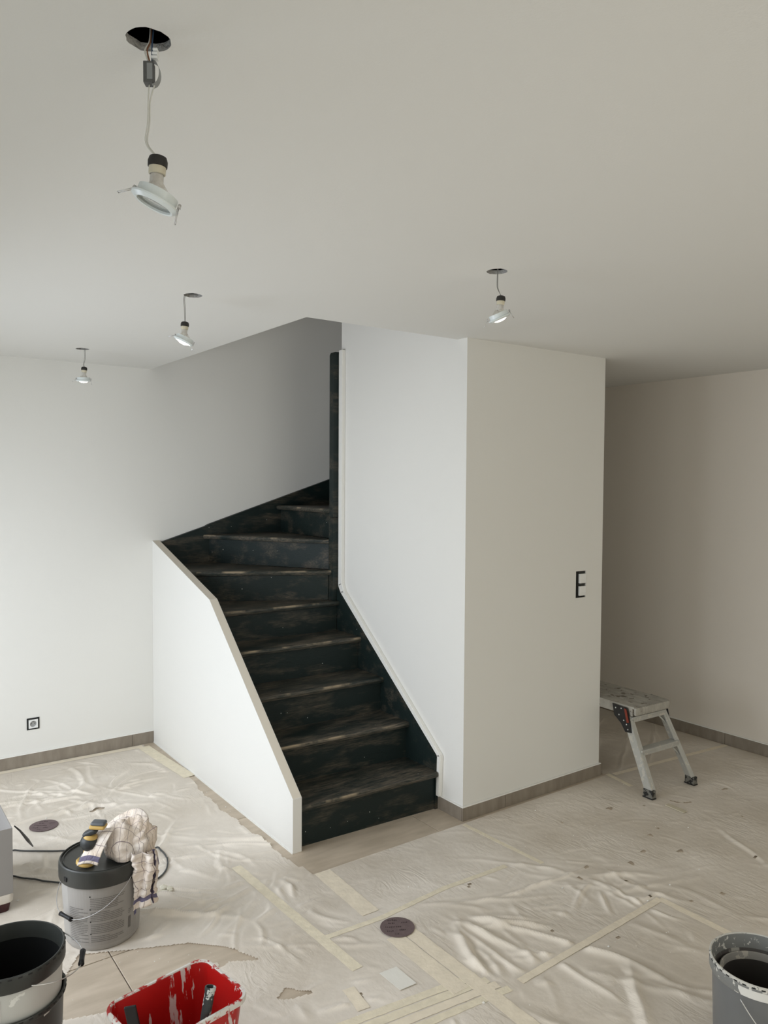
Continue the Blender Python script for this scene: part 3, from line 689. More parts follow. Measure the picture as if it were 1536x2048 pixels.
for poly in ([(1.215, 2.285), (1.26, 2.315), (1.33, 2.243), (1.29, 2.252), (1.25, 2.262)], [(1.125, 2.560), (1.150, 2.605), (1.178, 2.580), (1.155, 2.568)],
             [(2.78, 2.268), (2.81, 2.280), (2.80, 2.262)], [(2.70, 2.250), (2.685, 2.20), (2.70, 2.215)], [(2.985, 2.19), (3.01, 2.182), (2.99, 2.155)], [(3.12, 2.22), (3.16, 2.22), (3.14, 2.20)], [(3.27, 2.12), (3.31, 2.12), (3.29, 2.10)],
             [(3.30, 2.305), (3.325, 2.305), (3.315, 2.285)], [(4.14, 2.41), (4.20, 2.405), (4.18, 2.395)], [(3.80, 2.43), (3.87, 2.405), (3.82, 2.415)], [(3.765, 2.50), (3.79, 2.44), (3.775, 2.45)], [(1.43, 2.13), (1.46, 2.145), (1.45, 2.12)], [(1.42, 2.17), (1.45, 2.185), (1.44, 2.16)],
             [(.93, 3.76), (.99, 3.80), (.96, 3.765)], [(1.10, 4.18), (1.16, 4.205), (1.18, 4.185), (1.12, 4.175)], [(3.775, 2.955), (3.80, 2.95), (3.79, 2.92)], [(3.39, 2.63), (3.43, 2.62), (3.40, 2.60)]):
    gone |= inpoly(poly)
for _ in range(22):
    x, y = rg.uniform(2.2, 4.6), rg.uniform(1.5, 2.8); s_ = rg.uniform(.004, .006); gone |= (np.abs(GX-x) < s_) & (np.abs(GY-y) < s_*.7)
vid = -np.ones((nx, ny), int)
q_ok = ~(gone[:-1, :-1] | gone[1:, :-1] | gone[:-1, 1:] | gone[1:, 1:])
used = np.zeros((nx, ny), bool)
for a, b in ((0, 0), (1, 0), (0, 1), (1, 1)): used[a:nx-1+a, b:ny-1+b] |= q_ok
# lift the sheet slightly along its free edge
vid[used] = np.arange(used.sum())
co = np.stack([GX[used], GY[used], Z[used]], 1).astype(np.float32)
I, J = np.nonzero(q_ok)
fq = np.stack([vid[I, J], vid[I+1, J], vid[I+1, J+1], vid[I, J+1]], 1).astype(np.int32)
me = bpy.data.meshes.new('plastic_sheet'); me.vertices.add(len(co)); me.vertices.foreach_set('co', co.ravel())
me.loops.add(len(fq)*4); me.loops.foreach_set('vertex_index', fq.ravel()); me.polygons.add(len(fq))
me.polygons.foreach_set('loop_start', np.arange(0, len(fq)*4, 4, dtype=np.int32)); me.polygons.foreach_set('loop_total', np.full(len(fq), 4, np.int32))
me.update(calc_edges=True); me.validate()
gxx, gyy = np.gradient(Hh, DX); fold = np.clip(np.hypot(gxx, gyy)*.35, 0, .22)
fa = me.attributes.new('fold', 'FLOAT', 'POINT'); fa.data.foreach_set('value', fold[used].astype(np.float32))
film = fin('plastic_sheet', me, film_m, smooth=True)
tag(film, 'creased milky plastic dust sheet spread over the tiled floor', 'dust sheet')
def zfilm(x, y):
    i = min(max(int(round((x-FX0)/DX)), 0), nx-1); j = min(max(int(round((y-FY0)/DX)), 0), ny-1); return float(Z[i, j])
for (pts, w_, mi, lab) in TAPES:
    P = []
    for (a, b) in zip(pts, pts[1:]):
        n = max(2, int(math.dist(a, b)/.02))
        P += [(a[0]+(b[0]-a[0])*k/n, a[1]+(b[1]-a[1])*k/n) for k in range(n)]
    P.append(pts[-1]); bm = bmesh.new(); rows = []
    for k, p in enumerate(P):
        q = P[min(k+1, len(P)-1)]; r_ = P[max(k-1, 0)]; d = Vector((q[0]-r_[0], q[1]-r_[1], 0)).normalized(); nn = Vector((-d.y, d.x, 0))
        row = []
        for u in (-1, -.33, .33, 1):
            e_ = rg.uniform(-.0012, .0012) if abs(u) == 1 else 0
            c = Vector((p[0], p[1], 0))+nn*(w_*.5*u+e_); dd = .004
            row.append((c.x, c.y, max(zfilm(c.x, c.y), zfilm(c.x+dd, c.y), zfilm(c.x-dd, c.y), zfilm(c.x, c.y+dd), zfilm(c.x, c.y-dd))+.0013+(.0005 if mi else 0)))
        rows.append([bm.verts.new(v) for v in row])
    for A, B in zip(rows, rows[1:]):
        for k in range(3): bm.faces.new((A[k], A[k+1], B[k+1], B[k]))
    lowr = [[bm.verts.new(v.co-Vector((0, 0, .0007))) for v in row] for row in rows]
    for A, B in zip(lowr, lowr[1:]):
        for k in range(3): bm.faces.new((A[k], B[k], B[k+1], A[k+1]))
    for A, B, C_, D_ in zip(rows, rows[1:], lowr, lowr[1:]):
        bm.faces.new((A[0], B[0], D_[0], C_[0])); bm.faces.new((A[3], C_[3], D_[3], B[3]))
    o = bmo('masking_tape', bm, tape_old if mi else tape_m); tag(o, lab, 'tape', 'masking tape strips on the sheet')

# paper card, loose tape bit, crumbs
paper_m = M_('white_card', (0.80, 0.78, 0.72), .7, bump=.1, bscale=40)
o = mk('paper_card', [(1.574, 2.192, .0058), (1.646, 2.187, .0062), (1.648, 2.072, .0062), (1.579, 2.076, .0058), (1.574, 2.192, .0070), (1.646, 2.187, .0074), (1.648, 2.072, .0074), (1.579, 2.076, .0070)],
       [(0, 1, 2, 3), (7, 6, 5, 4), (0, 1, 5, 4), (1, 2, 6, 5), (2, 3, 7, 6), (3, 0, 4, 7)], paper_m)
tag(o, 'small white rectangular card lying flat on the sheet', 'card')
o = box('wood_chip', (-.058, -.016, 0), (.058, .016, .005), M_('pale_wood', (.55, .50, .38), .8), bev=.001); o.location = (3.695, 2.405, .0055); o.rotation_euler = (0, 0, -1.63)
tag(o, 'pale flat wooden sliver in front of the step stool', 'wood sliver')
bm = bmesh.new()
for k in range(420):
    if rg.uniform() < .3: x, y = rg.normal(1.05, .4), rg.normal(3.4, .5)
    else: x, y = rg.uniform(.7, 4.3), rg.uniform(1.4, 4.4)
    if (x > 1.74 and y > 2.94) or x < .2 or y < 1.0: continue
    s_ = rg.uniform(.0012, .0035) if k > 25 else rg.uniform(.004, .009); a = rg.uniform(0, PI); z = zfilm(x, y)+.001
    v = [bm.verts.new((x+s_*math.cos(a+t)*rg.uniform(.5, 1.2), y+s_*math.sin(a+t)*rg.uniform(.4, 1), z)) for t in (0, 1.5, 3, 4.6)]
    tp = bm.verts.new((x, y, z+s_*.6)); bm.faces.new(v)
    for i in range(4): bm.faces.new((v[i], v[(i+1) % 4], tp))
o = bmo('plaster_crumbs', bm, M_('plaster_crumb', (.80, .79, .75), .9)); tag(o, 'scattered white plaster crumbs on the dust sheet', 'plaster crumbs', kind='stuff')
bm = bmesh.new(); c0 = [1.128, 3.188]
for k in range(14):
    x, y, s_ = c0[0]+rg.uniform(-.045, .045), c0[1]+rg.uniform(-.03, .03), rg.uniform(.01, .024)
    bmesh.ops.create_icosphere(bm, subdivisions=1, radius=s_, matrix=Matrix.Translation((x, y, .008))@Matrix.Diagonal((1, .8, .3, 1)))
for v in bm.verts: v.co += Vector((rg.normal(0, .002), rg.normal(0, .002), rg.normal(0, .001)))
o = bmo('plaster_lump', bm, M_('plaster_lump', (.78, .74, .62), .9)); tag(o, 'flat lump of cream filler on the sheet beside the hanging cloth', 'filler lump')

# ------------------------------------------------------------------ sanding discs
disc_m = M_('abrasive_disc', (0.145, 0.105, 0.105), .9, noise=.08, nscale=60, bump=.2, bscale=300)
ink_m = M_('disc_ink', (0.045, 0.028, 0.028), .9)
def disc(x, y, rz, z, label):
    t = thing('sanding_disc', label, 'sanding disc', (x, y, z), 'sanding discs on the sheet', rz)
    lathe('abrasive_sheet', [(0, 0), (.068, 0), (.0685, .0012), (.068, .0022), (0, .0022)], disc_m, t, n=48)
    rd = random.Random(4); bm = bmesh.new()
    for (nw, tx, ty, sz) in ((5, -.035, .042, .011), (4, -.034, .020, .010), (4, .018, .024, .009), (9, -.048, -.004, .010), (4, -.042, -.032, .009), (4, .006, -.026, .010), (3, -.012, -.052, .008)):
        for k in range(nw):                                  # worn, unreadable back print
            w_ = sz*.55; box_bm(bm, (tx+k*sz*.72, ty+rd.uniform(-.001, .001), .0022), (tx+k*sz*.72+w_*rd.uniform(.5, 1), ty+sz*rd.uniform(.6, 1), .00245))
    bmo('print', bm, ink_m, t)
    return t
disc(1.797, 2.383, -.55, .0070, 'dark purplish round sanding disc lying on the tape crossing in the foreground')
disc(0.865, 4.140, -.62, .0055, 'dark round sanding disc on the sheet behind the lidded paint bucket')

# ------------------------------------------------------------------ paint buckets
pail_grey = M_('bucket_light_plastic', (0.33, 0.315, 0.295), .42)
lid_m = splat(M_('bucket_dark_rim', (0.026, 0.027, 0.024), .38), (.35, .34, .31), thr=.74, scale=30)
label_m = M_('bucket_label', (0.295, 0.28, 0.262), .45)
txt_m = M_('label_print_grey', (0.165, 0.155, 0.145), .6); dot_m = M_('label_print_black', (.01, .01, .01), .6); purple_m = M_('label_print_violet', (0.085, 0.075, 0.17), .5)
def arcpatch(name, R0f, a0, a1, z0, z1, mat, parent, th=.0006, n=10, out=.0004, nz=1):
    bm = bmesh.new(); rows = []
    for i in range(n+1):
        a = a0+(a1-a0)*i/n
        for z in (z0, z1):
            pass
        rows.append([bm.verts.new(((R0f(z)+out)*math.cos(a), (R0f(z)+out)*math.sin(a), z)) for z in (z0, z1)])
    for A, B in zip(rows, rows[1:]): bm.faces.new((A[0], B[0], B[1], A[1]))
    return bm
# lidded bucket with label
bk = thing('paint_bucket', 'light grey paint bucket with closed dark lid, sander and cloth on top', 'bucket', (.845, 3.035, .0045))
Hb = .312
Rf = lambda z: .136+.014*z/.27
CAMA = math.atan2(-3.035, -.845)                      # towards the viewer
lathe('body', [(0, 0), (.130, 0), (.1345, .006), (Rf(.02), .02), (Rf(.27), .27), (Rf(.27)-.003, .275), (.05, .275), (0, .275)], pail_grey, bk, n=72)
lathe('lid', [(.1505, .246), (.1565, .247), (.1580, .252), (.1580, .300), (.1560, .308), (.1525, .311), (.1495, .3095), (.1485, .304), (.1440, .3035), (.1425, .3085), (.1395, .3085), (.1380, .3030), (.10, .3020), (0, .3020)], lid_m, bk, n=84, ang=25)
bm = arcpatch('l', Rf, CAMA-.98, CAMA+1.05, .022, .243, label_m, bk, n=24); bmo('label', bm, label_m, bk)
rd = random.Random(9)
bm = bmesh.new()                                        # lines of small print, too small to read
for col, (a0, a1) in enumerate(((-.92, -.36), (-.30, .58))):
    z = .205 if col else .165
    while z > .034:
        if col == 1 and any(abs(z-q) < .004 for q in (.160, .112, .064)): z -= .0060; continue
        wd = (a1-a0)*(rd.choice((1, 1, .93, .8, .97, .55)))
        aa = CAMA+a0; rem = wd
        while rem > .03:
            seg = min(rem, rd.uniform(.08, .30)); b2 = arcpatch('x', Rf, aa, aa+seg-.010, z-.0015, z+.0016, None, None, n=3, out=.0008)
            tmp = bpy.data.meshes.new('t'); b2.to_mesh(tmp); b2.free(); bm.from_mesh(tmp); bpy.data.meshes.remove(tmp)
            aa += seg; rem -= seg
        z -= .0068
bmo('label_text', bm, txt_m, bk, kind='stuff')
bm = bmesh.new()
bm.free()
for z in (.214, .164, .116, .068): bmo('label_dot', arcpatch('x', Rf, CAMA-.320, CAMA-.285, z-.0025, z+.0025, None, None, n=2, out=.0010), dot_m, bk)
bm = bmesh.new(); rd = random.Random(2); a = .70
while a < .80:                                           # bar code
    w_ = rd.choice((.004, .007, .010)); b2 = arcpatch('x', Rf, CAMA+a, CAMA+a+w_, .052, .098, None, None, n=1, out=.0010); tmp = bpy.data.meshes.new('t'); b2.to_mesh(tmp); b2.free(); bm.from_mesh(tmp); bpy.data.meshes.remove(tmp); a += w_+rd.choice((.003, .005))
for z in (.112, .119, .126): b2 = arcpatch('x', Rf, CAMA+.70, CAMA+.74+rd.uniform(0, .05), z-.0015, z+.0015, None, None, n=2, out=.0010); tmp = bpy.data.meshes.new('t'); b2.to_mesh(tmp); b2.free(); bm.from_mesh(tmp); bpy.data.meshes.remove(tmp)
bmo('bar_code', bm, txt_m, bk, kind='stuff')
bm = arcpatch('x', Rf, CAMA+.93, CAMA+1.04, .085, .17, None, None, n=3, out=.0010); bmo('label_stripe', bm, purple_m, bk)
box('lid_tab', (-.008, -.003, -.008), (.008, .004, .008), black_pl, bk, bev=.001).matrix_local = Matrix.Translation((.158*math.cos(CAMA-.95), .158*math.sin(CAMA-.95), .272)) @ Matrix.Rotation(CAMA-.95+PI/2, 4, 'Z')
# wire bail with black grip, hanging down the front
A1, A0 = CAMA+.72, CAMA-2.42
pts = []
for k in range(25):
    t = k/24; a = A0+(A1-A0)*t; r_ = .160+.006*math.sin(PI*t); z = .262-.130*math.sin(PI*t)**.9
    pts.append(Vector((r_*math.cos(a), r_*math.sin(a), z)))
bail = tube('bail_wire', pts, .0014, M_('dull_wire', (.36, .35, .34), .4, metal=.8), bk, n=6, sub=3)
gp = [pts[10]+(pts[13]-pts[10])*k/6 for k in range(7)]
tube('grip', gp, [.0085, .0075, .007, .007, .007, .0075, .0085], black_pl, bk, n=14, sub=0)

# stack of two black-rimmed buckets at the left edge
black_in = M_('bucket_black_inside', (0.003, 0.0035, 0.0035), .8, spec=.15)
rim_m = splat(M_('bucket_rim_dark', (0.020, 0.022, 0.019), .42), (.30, .30, .27), thr=.71, scale=22)
body2 = splat(M_('bucket_body_white', (0.45, 0.45, 0.42), .4), (.62, .62, .58), thr=.66, scale=18)
body3 = splat(splat(M_('bucket_body_dark', (0.030, 0.031, 0.028), .45), (.50, .49, .45), thr=.60, scale=26), (.30, .03, .04), thr=.70, scale=9)
def open_bucket(name, label, x, y, z, H, R, mats, cat='bucket', dashes=True, rimh=.045, bailp=None, rz=0, grp=None):
    t = thing(name, label, cat, (x, y, z), grp, rz)
    mb, mr, mi = mats; rf = lambda q: R*.88+(R*.955-R*.88)*q/H
    lathe('body', [(0, 0), (R*.86, 0), (rf(.0)+.001, .006), (rf(H-rimh), H-rimh), (rf(H-rimh)-.003, H-rimh), (R*.84, .008), (0, .008)], mb, t, n=72)
    lathe('rim_band', [(rf(H-rimh)-.002, H-rimh-.001), (R-.002, H-rimh-.001), (R, H-rimh+.003), (R, H-.006), (R-.002, H-.001), (R-.0045, H), (R-.007, H-.001), (R-.008, H-.006), (rf(H-rimh)-.004, H-rimh-.003)], mr, t, n=72, ang=30)
    lathe('inside', [(rf(H-rimh)-.0035, H-rimh-.002), (R*.825, .013), (0, .013)], mi, t, n=72)
    if dashes:
        bm = bmesh.new()
        for k in range(36):
            a = 2*PI*k/36; c = Vector(((R-.0012)*math.cos(a), (R-.0012)*math.sin(a), H-.0055)); q = Matrix.Rotation(a+PI/2, 3, 'Z')
            vs0 = len(bm.verts); box_bm(bm, (-.0055, -.0018, -.0018), (.0055, .0018, .0018)); bm.verts.ensure_lookup_table()
            for v in bm.verts[vs0:]: v.co = q @ v.co+c
        bmo('rim_slot', bm, black_gap, t, kind='stuff')
    return t, rf
lo, rfl = open_bucket('paint_bucket', 'paint-smeared dark bucket at the left edge, standing under another nested bucket', .408, 2.413, .0045, .268, .151, (body3, rim_m, black_in), rimh=.014)
up_, rfu = open_bucket('paint_bucket', 'open bucket with black rim and pale body, nested in the one below at left edge', .408, 2.413, .102, .300, .150, (body2, rim_m, black_in))
AV = math.atan2(-2.413, -.408)
pts = []
for k in range(21):
    t = k/20; a = AV+.35+(1.95)*t; r_ = .154+.046*math.sin(PI*t)**1.2; z = .262-.030*math.sin(PI*t)+.02*t
    pts.append(Vector((r_*math.cos(a), r_*math.sin(a), z)))
tube('bail_wire', pts, .0018, steel, up_, n=6, sub=3)
tube('grip', [pts[9]+(pts[12]-pts[9])*k/5 for k in range(6)], [.009, .008, .0075, .0075, .008, .009], black_pl, up_, n=14, sub=0)
bm = arcpatch('x', rfu, AV-.62, AV-.18, .175, .235, None, None, n=6, out=.0012); bmo('blank_label', bm, M_('blank_label', (.50, .49, .46), .4), up_)

# grey bucket at the right edge, holding a smaller empty tub
gbody = splat(M_('bucket_grey', (0.150, 0.155, 0.158), .38, noise=.04, nscale=8), (.62, .62, .59), thr=.66, scale=11, stretch=(1, 1, .6))
grim = splat(M_('bucket_grey_rim', (0.19, 0.195, 0.19), .4), (.60, .59, .55), thr=.60, scale=55)
gin = splat(M_('bucket_grey_inside', (0.085, 0.078, 0.075), .5), (.36, .35, .32), thr=.53, scale=26, stretch=(1, 1, .30), soft=.08)
gb, rfg = open_bucket('paint_bucket', 'grey bucket with white paint on its rim at the right edge', 2.305, 1.195, .0045, .298, .149, (gbody, grim, gin), rimh=.040)
AG = math.atan2(-1.195, -2.305)
lathe('lip', [(.1425, .2955), (.1432, .2992), (.1462, .3002), (.1488, .2990), (.1493, .2950), (.1491, .2905)], splat(M_('painted_lip', (.58, .57, .53), .45), (.16, .16, .15), thr=.60, scale=60), gb, n=72)
# broad smear of white paint running down the front of the rim band
bm = bmesh.new(); rows = []
for i in range(25):
    u = i/24; a = AG-.42+1.35*u; zt_ = .284; zb = .284-(.010+.050*math.sin(PI*min(1, u*1.15))**.7+.006*math.sin(i*1.7))
    rows.append([bm.verts.new(((.1497 if z > .2575 else rfg(z)+.0012)*math.cos(a), (.1497 if z > .2575 else rfg(z)+.0012)*math.sin(a), z)) for z in (zt_, max(zb, .259))])
for A, B in zip(rows, rows[1:]): bm.faces.new((A[0], B[0], B[1], A[1]))
bmo('paint_smear', bm, M_('wet_white_paint', (.70, .70, .67), .35), gb)
pts = []
for k in range(21):
    t = k/20; a = AG-.36+2.9*t; r_ = .153+.012*math.sin(PI*t); z = .246-.17*math.sin(PI*t)
    pts.append(Vector((r_*math.cos(a), r_*math.sin(a), z)))
tube('bail_wire', pts, .0017, steel, gb, n=6, sub=3)
tb, rft = open_bucket('paint_tub', 'smaller dark tub with pale rim sitting inside the grey bucket', 2.322, 1.207, .0150, .235, .118, (M_('tub_dark', (.07, .065, .06), .5), splat(M_('tub_rim', (.30, .29, .27), .45), (.5, .47, .42), thr=.5, scale=20), M_('tub_inside', (.035, .031, .028), .6)), cat='tub', rimh=.020)

# ------------------------------------------------------------------ red paint tray-bucket
red_m = splat(splat(M_('red_plastic', (0.42, 0.008, 0.007), .32, noise=.08, nscale=9), (.62, .55, .53), thr=.60, scale=12, stretch=(2.4, 2.4, .30), soft=.015), (.66, .60, .58), thr=.66, scale=34, stretch=(1, 1, .5))
redrim_m = splat(M_('red_rim_paint', (0.40, 0.012, 0.010), .4), (.66, .64, .60), thr=.44, scale=24, soft=.05)
rt_ = thing('paint_kettle', 'red rectangular paint bucket splashed with white, roller tools inside', 'paint kettle', (.798, 2.115, .0045), rotz=math.radians(9.5))
def rrect(w, d, r, z, n=6):
    out = []
    for (sx, sy, a0) in ((1, 1, 0), (-1, 1, PI/2), (-1, -1, PI), (1, -1, 3*PI/2)):
        for k in range(n+1):
            a = a0+PI/2*k/n; out.append((sx*(w/2-r)+r*math.cos(a), sy*(d/2-r)+r*math.sin(a), z))
    return out
def loft(name, rings, mat, parent, cap0=False, cap1=False, ang=40):
    bm = bmesh.new(); V = [[bm.verts.new(p) for p in r] for r in rings]; n = len(V[0])
    for A, B in zip(V, V[1:]):
        for k in range(n): bm.faces.new((A[k], A[(k+1) % n], B[(k+1) % n], B[k]))
    if cap0: bm.faces.new(V[0][::-1])
    if cap1: bm.faces.new(V[-1])
    return sharp(bmo(name, bm, mat, parent), ang)
W0, D0 = .340, .262
loft('body', [rrect(.26, .19, .025, 0), rrect(W0-.026, D0-.026, .036, .235), rrect(W0-.018, D0-.018, .040, .252), rrect(W0-.026, D0-.026, .036, .252), rrect(W0-.032, D0-.032, .034, .235), rrect(.255, .185, .023, .006)], red_m, rt_, cap0=True, cap1=True)
loft('rim', [rrect(W0-.020, D0-.020, .039, .238), rrect(W0-.002, D0-.002, .045, .240), rrect(W0, D0, .046, .250), rrect(W0-.004, D0-.004, .044, .256), rrect(W0-.018, D0-.018, .039, .256), rrect(W0-.021, D0-.021, .037, .2525)], redrim_m, rt_)
# flat black handle and a paint-caked roller tube standing in it
CA = M_('caked_tool', (0.030, 0.036, 0.036), .5); CA = splat(CA, (.50, .52, .50), thr=.55, scale=40)
t = thing('spatula', 'flat black tool handle standing up in the left of the red bucket', 'tool', (.702, 2.052, .02))
hd_ = Vector((-.065, -.012, .33)).normalized(); hq = (Vector((0, 0, 1)).rotation_difference(hd_).to_matrix() @ Matrix.Rotation(-.55, 3, 'Z')).to_4x4()
bm = bmesh.new(); box_bm(bm, (-.016, -.004, .10), (.016, .004, .336), .003)
bmesh.ops.transform(bm, matrix=hq, verts=bm.verts); bmo('handle', bm, black_pl, t)
bm = bmesh.new(); box_bm(bm, (-.022, -.001, .0), (.022, .001, .10), 0)
bmesh.ops.transform(bm, matrix=hq, verts=bm.verts); bmo('blade', bm, steel, t)
t = thing('paint_roller', 'paint-caked roller frame with open tube handle leaning in the red bucket', 'paint roller', (.795, 2.005, .032))
d = Vector((.067, .025, .28)).normalized()
rq = Vector((0, 0, 1)).rotation_difference(d).to_matrix()
lathe('handle', [(.0135, .125), (.0140, .130), (.0145, .286), (.0160, .290), (.0160, .298), (.0120, .299), (.0110, .286), (.0110, .22), (0, .22)], CA, t, n=28, rot=rq)
lathe('collar', [(.0, .118), (.020, .120), (.021, .142), (.017, .166), (.0142, .170)], splat(M_('collar_white', (.60, .61, .59), .5), (.1, .1, .1), thr=.6, scale=50), t, n=24, rot=rq)
bm = bmesh.new(); tube_bm(bm, smoothpath([rq @ Vector((0, 0, .10)), rq @ Vector((-.004, 0, .055)), Vector((-.03, .01, .025)), Vector((-.085, .03, .022))], 5), .0035, 8); bmo('frame_rod', bm, steel, t, smooth=True)
rx = Vector((0, 0, 1)).rotation_difference(Vector((-1, .35, 0)).normalized()).to_matrix()
lathe('roller_sleeve', [(0, 0), (.020, 0), (.024, .004), (.024, .130), (.020, .134), (0, .134)], M_('roller_nap', (.70, .69, .66), .95, bump=1.0, bscale=200), t, n=28, rot=rx, org=(.030, -.012, .018))

# ------------------------------------------------------------------ white open carton at the left edge
cb_m = M_('carton_white', (0.26, 0.245, 0.23), .75, bump=.05, bscale=30); cb_in = M_('carton_inside', (0.50, 0.49, 0.50), .8)
cb = thing('carton', 'open white box with dark red base at the left edge, before the sanding disc', 'box', (.33, 3.60, .0045))
hw, hd, hh = .258, .215, .345
for nm, lo_, hi_ in (('side_panel', (-hw, -hd, .075), (hw, -hd+.004, hh)), ('side_panel', (-hw, hd-.004, .075), (hw, hd, hh)), ('side_panel', (-hw, -hd+.004, .075), (-hw+.004, hd-.004, hh)), ('side_panel', (hw-.004, -hd+.004, .075), (hw, hd-.004, hh))):
    box(nm, lo_, hi_, cb_m, cb, bev=.001)
box('bottom_panel', (-hw+.004, -hd+.004, .075), (hw-.004, hd-.004, .079), cb_in, cb)
loft('base_flange', [rrect(2*hw-.004, 2*hd-.004, .02, .038), rrect(2*hw+.004, 2*hd+.004, .022, .042), rrect(2*hw+.006, 2*hd+.006, .022, .062), rrect(2*hw+.0, 2*hd+.0, .018, .0745)], M_('flange_cream', (.62, .57, .50), .5), cb, cap0=True, cap1=True)
loft('base', [rrect(2*hw-.024, 2*hd-.024, .018, 0), rrect(2*hw-.012, 2*hd-.012, .02, .0375)], M_('base_dark_red', (.070, .004, .007), .4, col2=(.02, .003, .004), nscale=12), cb, cap0=True, cap1=True)
o = tube('stir_rod', [(.597, 3.392, .352), (.636, 3.49, .285), (.703, 3.69, .15), (.770, 3.925, .010)], [.0025, .004, .007, .003], M_('rod_black', (.012, .013, .015), .5), n=8, sub=0)
tag(o, 'thin tapering black rod leaning on the corner of the white box', 'rod')

# ------------------------------------------------------------------ sander
yel = M_('sander_yellow', (0.50, 0.33, 0.10), .5); dk = M_('sander_black', (0.020, 0.023, 0.024), .5); gr2 = M_('sander_grey', (.09, .10, .11), .45)
LZ = .0045+.3035
sd = thing('orbital_sander', 'black and yellow palm sander standing on the lid of the paint bucket', 'sander', (.768, 2.985, LZ))
rt3 = Vector((.811, -.585, 0))
tl = Matrix.Rotation(.20, 3, Vector((.585, .811, 0)))
A = dict(parent=sd, rot=tl, org=(0, 0, .006))
lathe('sanding_pad', [(0, 0), (.030, 0), (.034, .003), (.0345, .009), (.031, .014), (.024, .0145), (0, .0145)], yel, n=32, **A)
lathe('pad_housing', [(.024, .0142), (.0245, .020), (.021, .030), (.015, .034), (0, .034)], gr2, n=28, **A)
lathe('neck', [(.013, .033), (.0150, .036), (.0150, .050), (.0125, .058), (0, .058)], yel, n=24, **A)
lathe('neck_ring', [(.0152, .040), (.0158, .041), (.0158, .0425), (.0152, .0435)], dk, n=24, **A)
lathe('motor_housing', [(.012, .056), (.022, .060), (.031, .072), (.0335, .086), (.031, .098), (.0255, .104), (0, .104)], dk, n=32, **A)
lathe('collar', [(.0257, .1035), (.0262, .107), (.0235, .113), (.0165, .117), (0, .117)], yel, n=28, **A)
ctr = tl @ Vector((0, 0, .116))+Vector((0, 0, .006))
def blob(name, lo, hi, mat, rot, org, bev=.008):
    bm = bmesh.new(); box_bm(bm, lo, hi, 0)
    bmesh.ops.bevel(bm, geom=bm.edges[:], offset=bev, segments=4, affect='EDGES', profile=.5)
    for v in bm.verts: v.co = rot @ v.co+org
    return sharp(bmo(name, bm, mat, sd), 50)
hr = Matrix.Rotation(-.45, 3, Vector((.585, .811, 0))) @ Matrix.Rotation(-.62, 3, 'Z')
blob('grip_front', (-.026, -.018, -.004), (.030, .018, .018), dk, hr, ctr, .009)
ctr2 = ctr+rt3*.030+Vector((0, 0, .034))
hr2 = Matrix.Rotation(.05, 3, Vector((.585, .811, 0))) @ Matrix.Rotation(-.62, 3, 'Z')
blob('palm_grip_band', (-.031, -.022, -.010), (.028, .022, .005), yel, hr2, ctr2, .007)
blob('palm_grip', (-.027, -.020, .003), (.027, .020, .017), gr2, hr2, ctr2, .008)
blob('handle_stem', (-.012, -.012, -.030), (.014, .012, .006), dk, Matrix.Rotation(.5, 3, Vector((.585, .811, 0))) @ Matrix.Rotation(-.62, 3, 'Z'), ctr2-rt3*.008, .006)

# ------------------------------------------------------------------ cloth over the bucket
rt2, fw2 = Vector((.811, -.585, 0)), Vector((.585, .811, 0)); BC = Vector((.845, 3.035, .0045))
def W3(a, f, z): return BC+rt2*a+fw2*f+Vector((0, 0, z))
def crump(p, k=20.0, s=1.0):
    """creased-cloth displacement: sharp valleys between rounded pillows"""
    q = Vector((p.x*k*.75, p.y*k*.75, p.z*k*1.35)); w = Vector([mnoise.noise(q*.6+Vector((13*i+2, 5*i, 9*i+4))) for i in range(3)])*.9
    a = abs(mnoise.noise(q+w)); b2 = abs(mnoise.noise((q+w)*2.1+Vector((7, 3, 1))))
    return s*(a*1.3+b2*.45-.35)
bmc = bmesh.new(); uvs = {}
def cpatch(nu, nv, fn, uvf):
    rows = []
    for i in range(nu+1):
        row = []
        for j in range(nv+1):
            v = bmc.verts.new(fn(i/nu, j/nv)); uvs[v] = uvf(i/nu, j/nv); row.append(v)
        rows.append(row)
    for A, B in zip(rows, rows[1:]):
        for j in range(nv): bmc.faces.new((A[j], A[j+1], B[j+1], B[j]))
def dome(u, v):
    t = u**.8; an = 2*PI*v; c, s_ = math.cos(an), math.sin(an)
    rr_ = t*(1+.07*math.sin(3*an+1)+.05*math.sin(7*an))
    a = .106+.092*rr_*c; f = .006+.074*rr_*s_
    left = max(0, -c); right = max(0, c)
    H_ = (.132-.018*left*t+.010*math.sin(an*2+.6))
    z = .309+H_*max(0, 1-t**4.5)**.62
    if t > .93 and right > .2: z -= .05*(t-.93)/.07*right
    p = W3(a, f, z); n = (p-W3(.106, .006, .33)); n.normalize()
    d_ = crump(p, 12, .044)*min(1, t*3+.25)*(1 if t < .97 else .4)
    p = p+n*d_
    lx = (p-BC); la = lx.dot(rt2); lf = lx.dot(fw2)
    if math.hypot(la, lf) < .162: p.z = max(p.z, .3115+BC.z)
    return p
cpatch(46, 110, dome, lambda u, v: (.5+.39*u*math.cos(2*PI*v), .5+.37*u*math.sin(2*PI*v)))
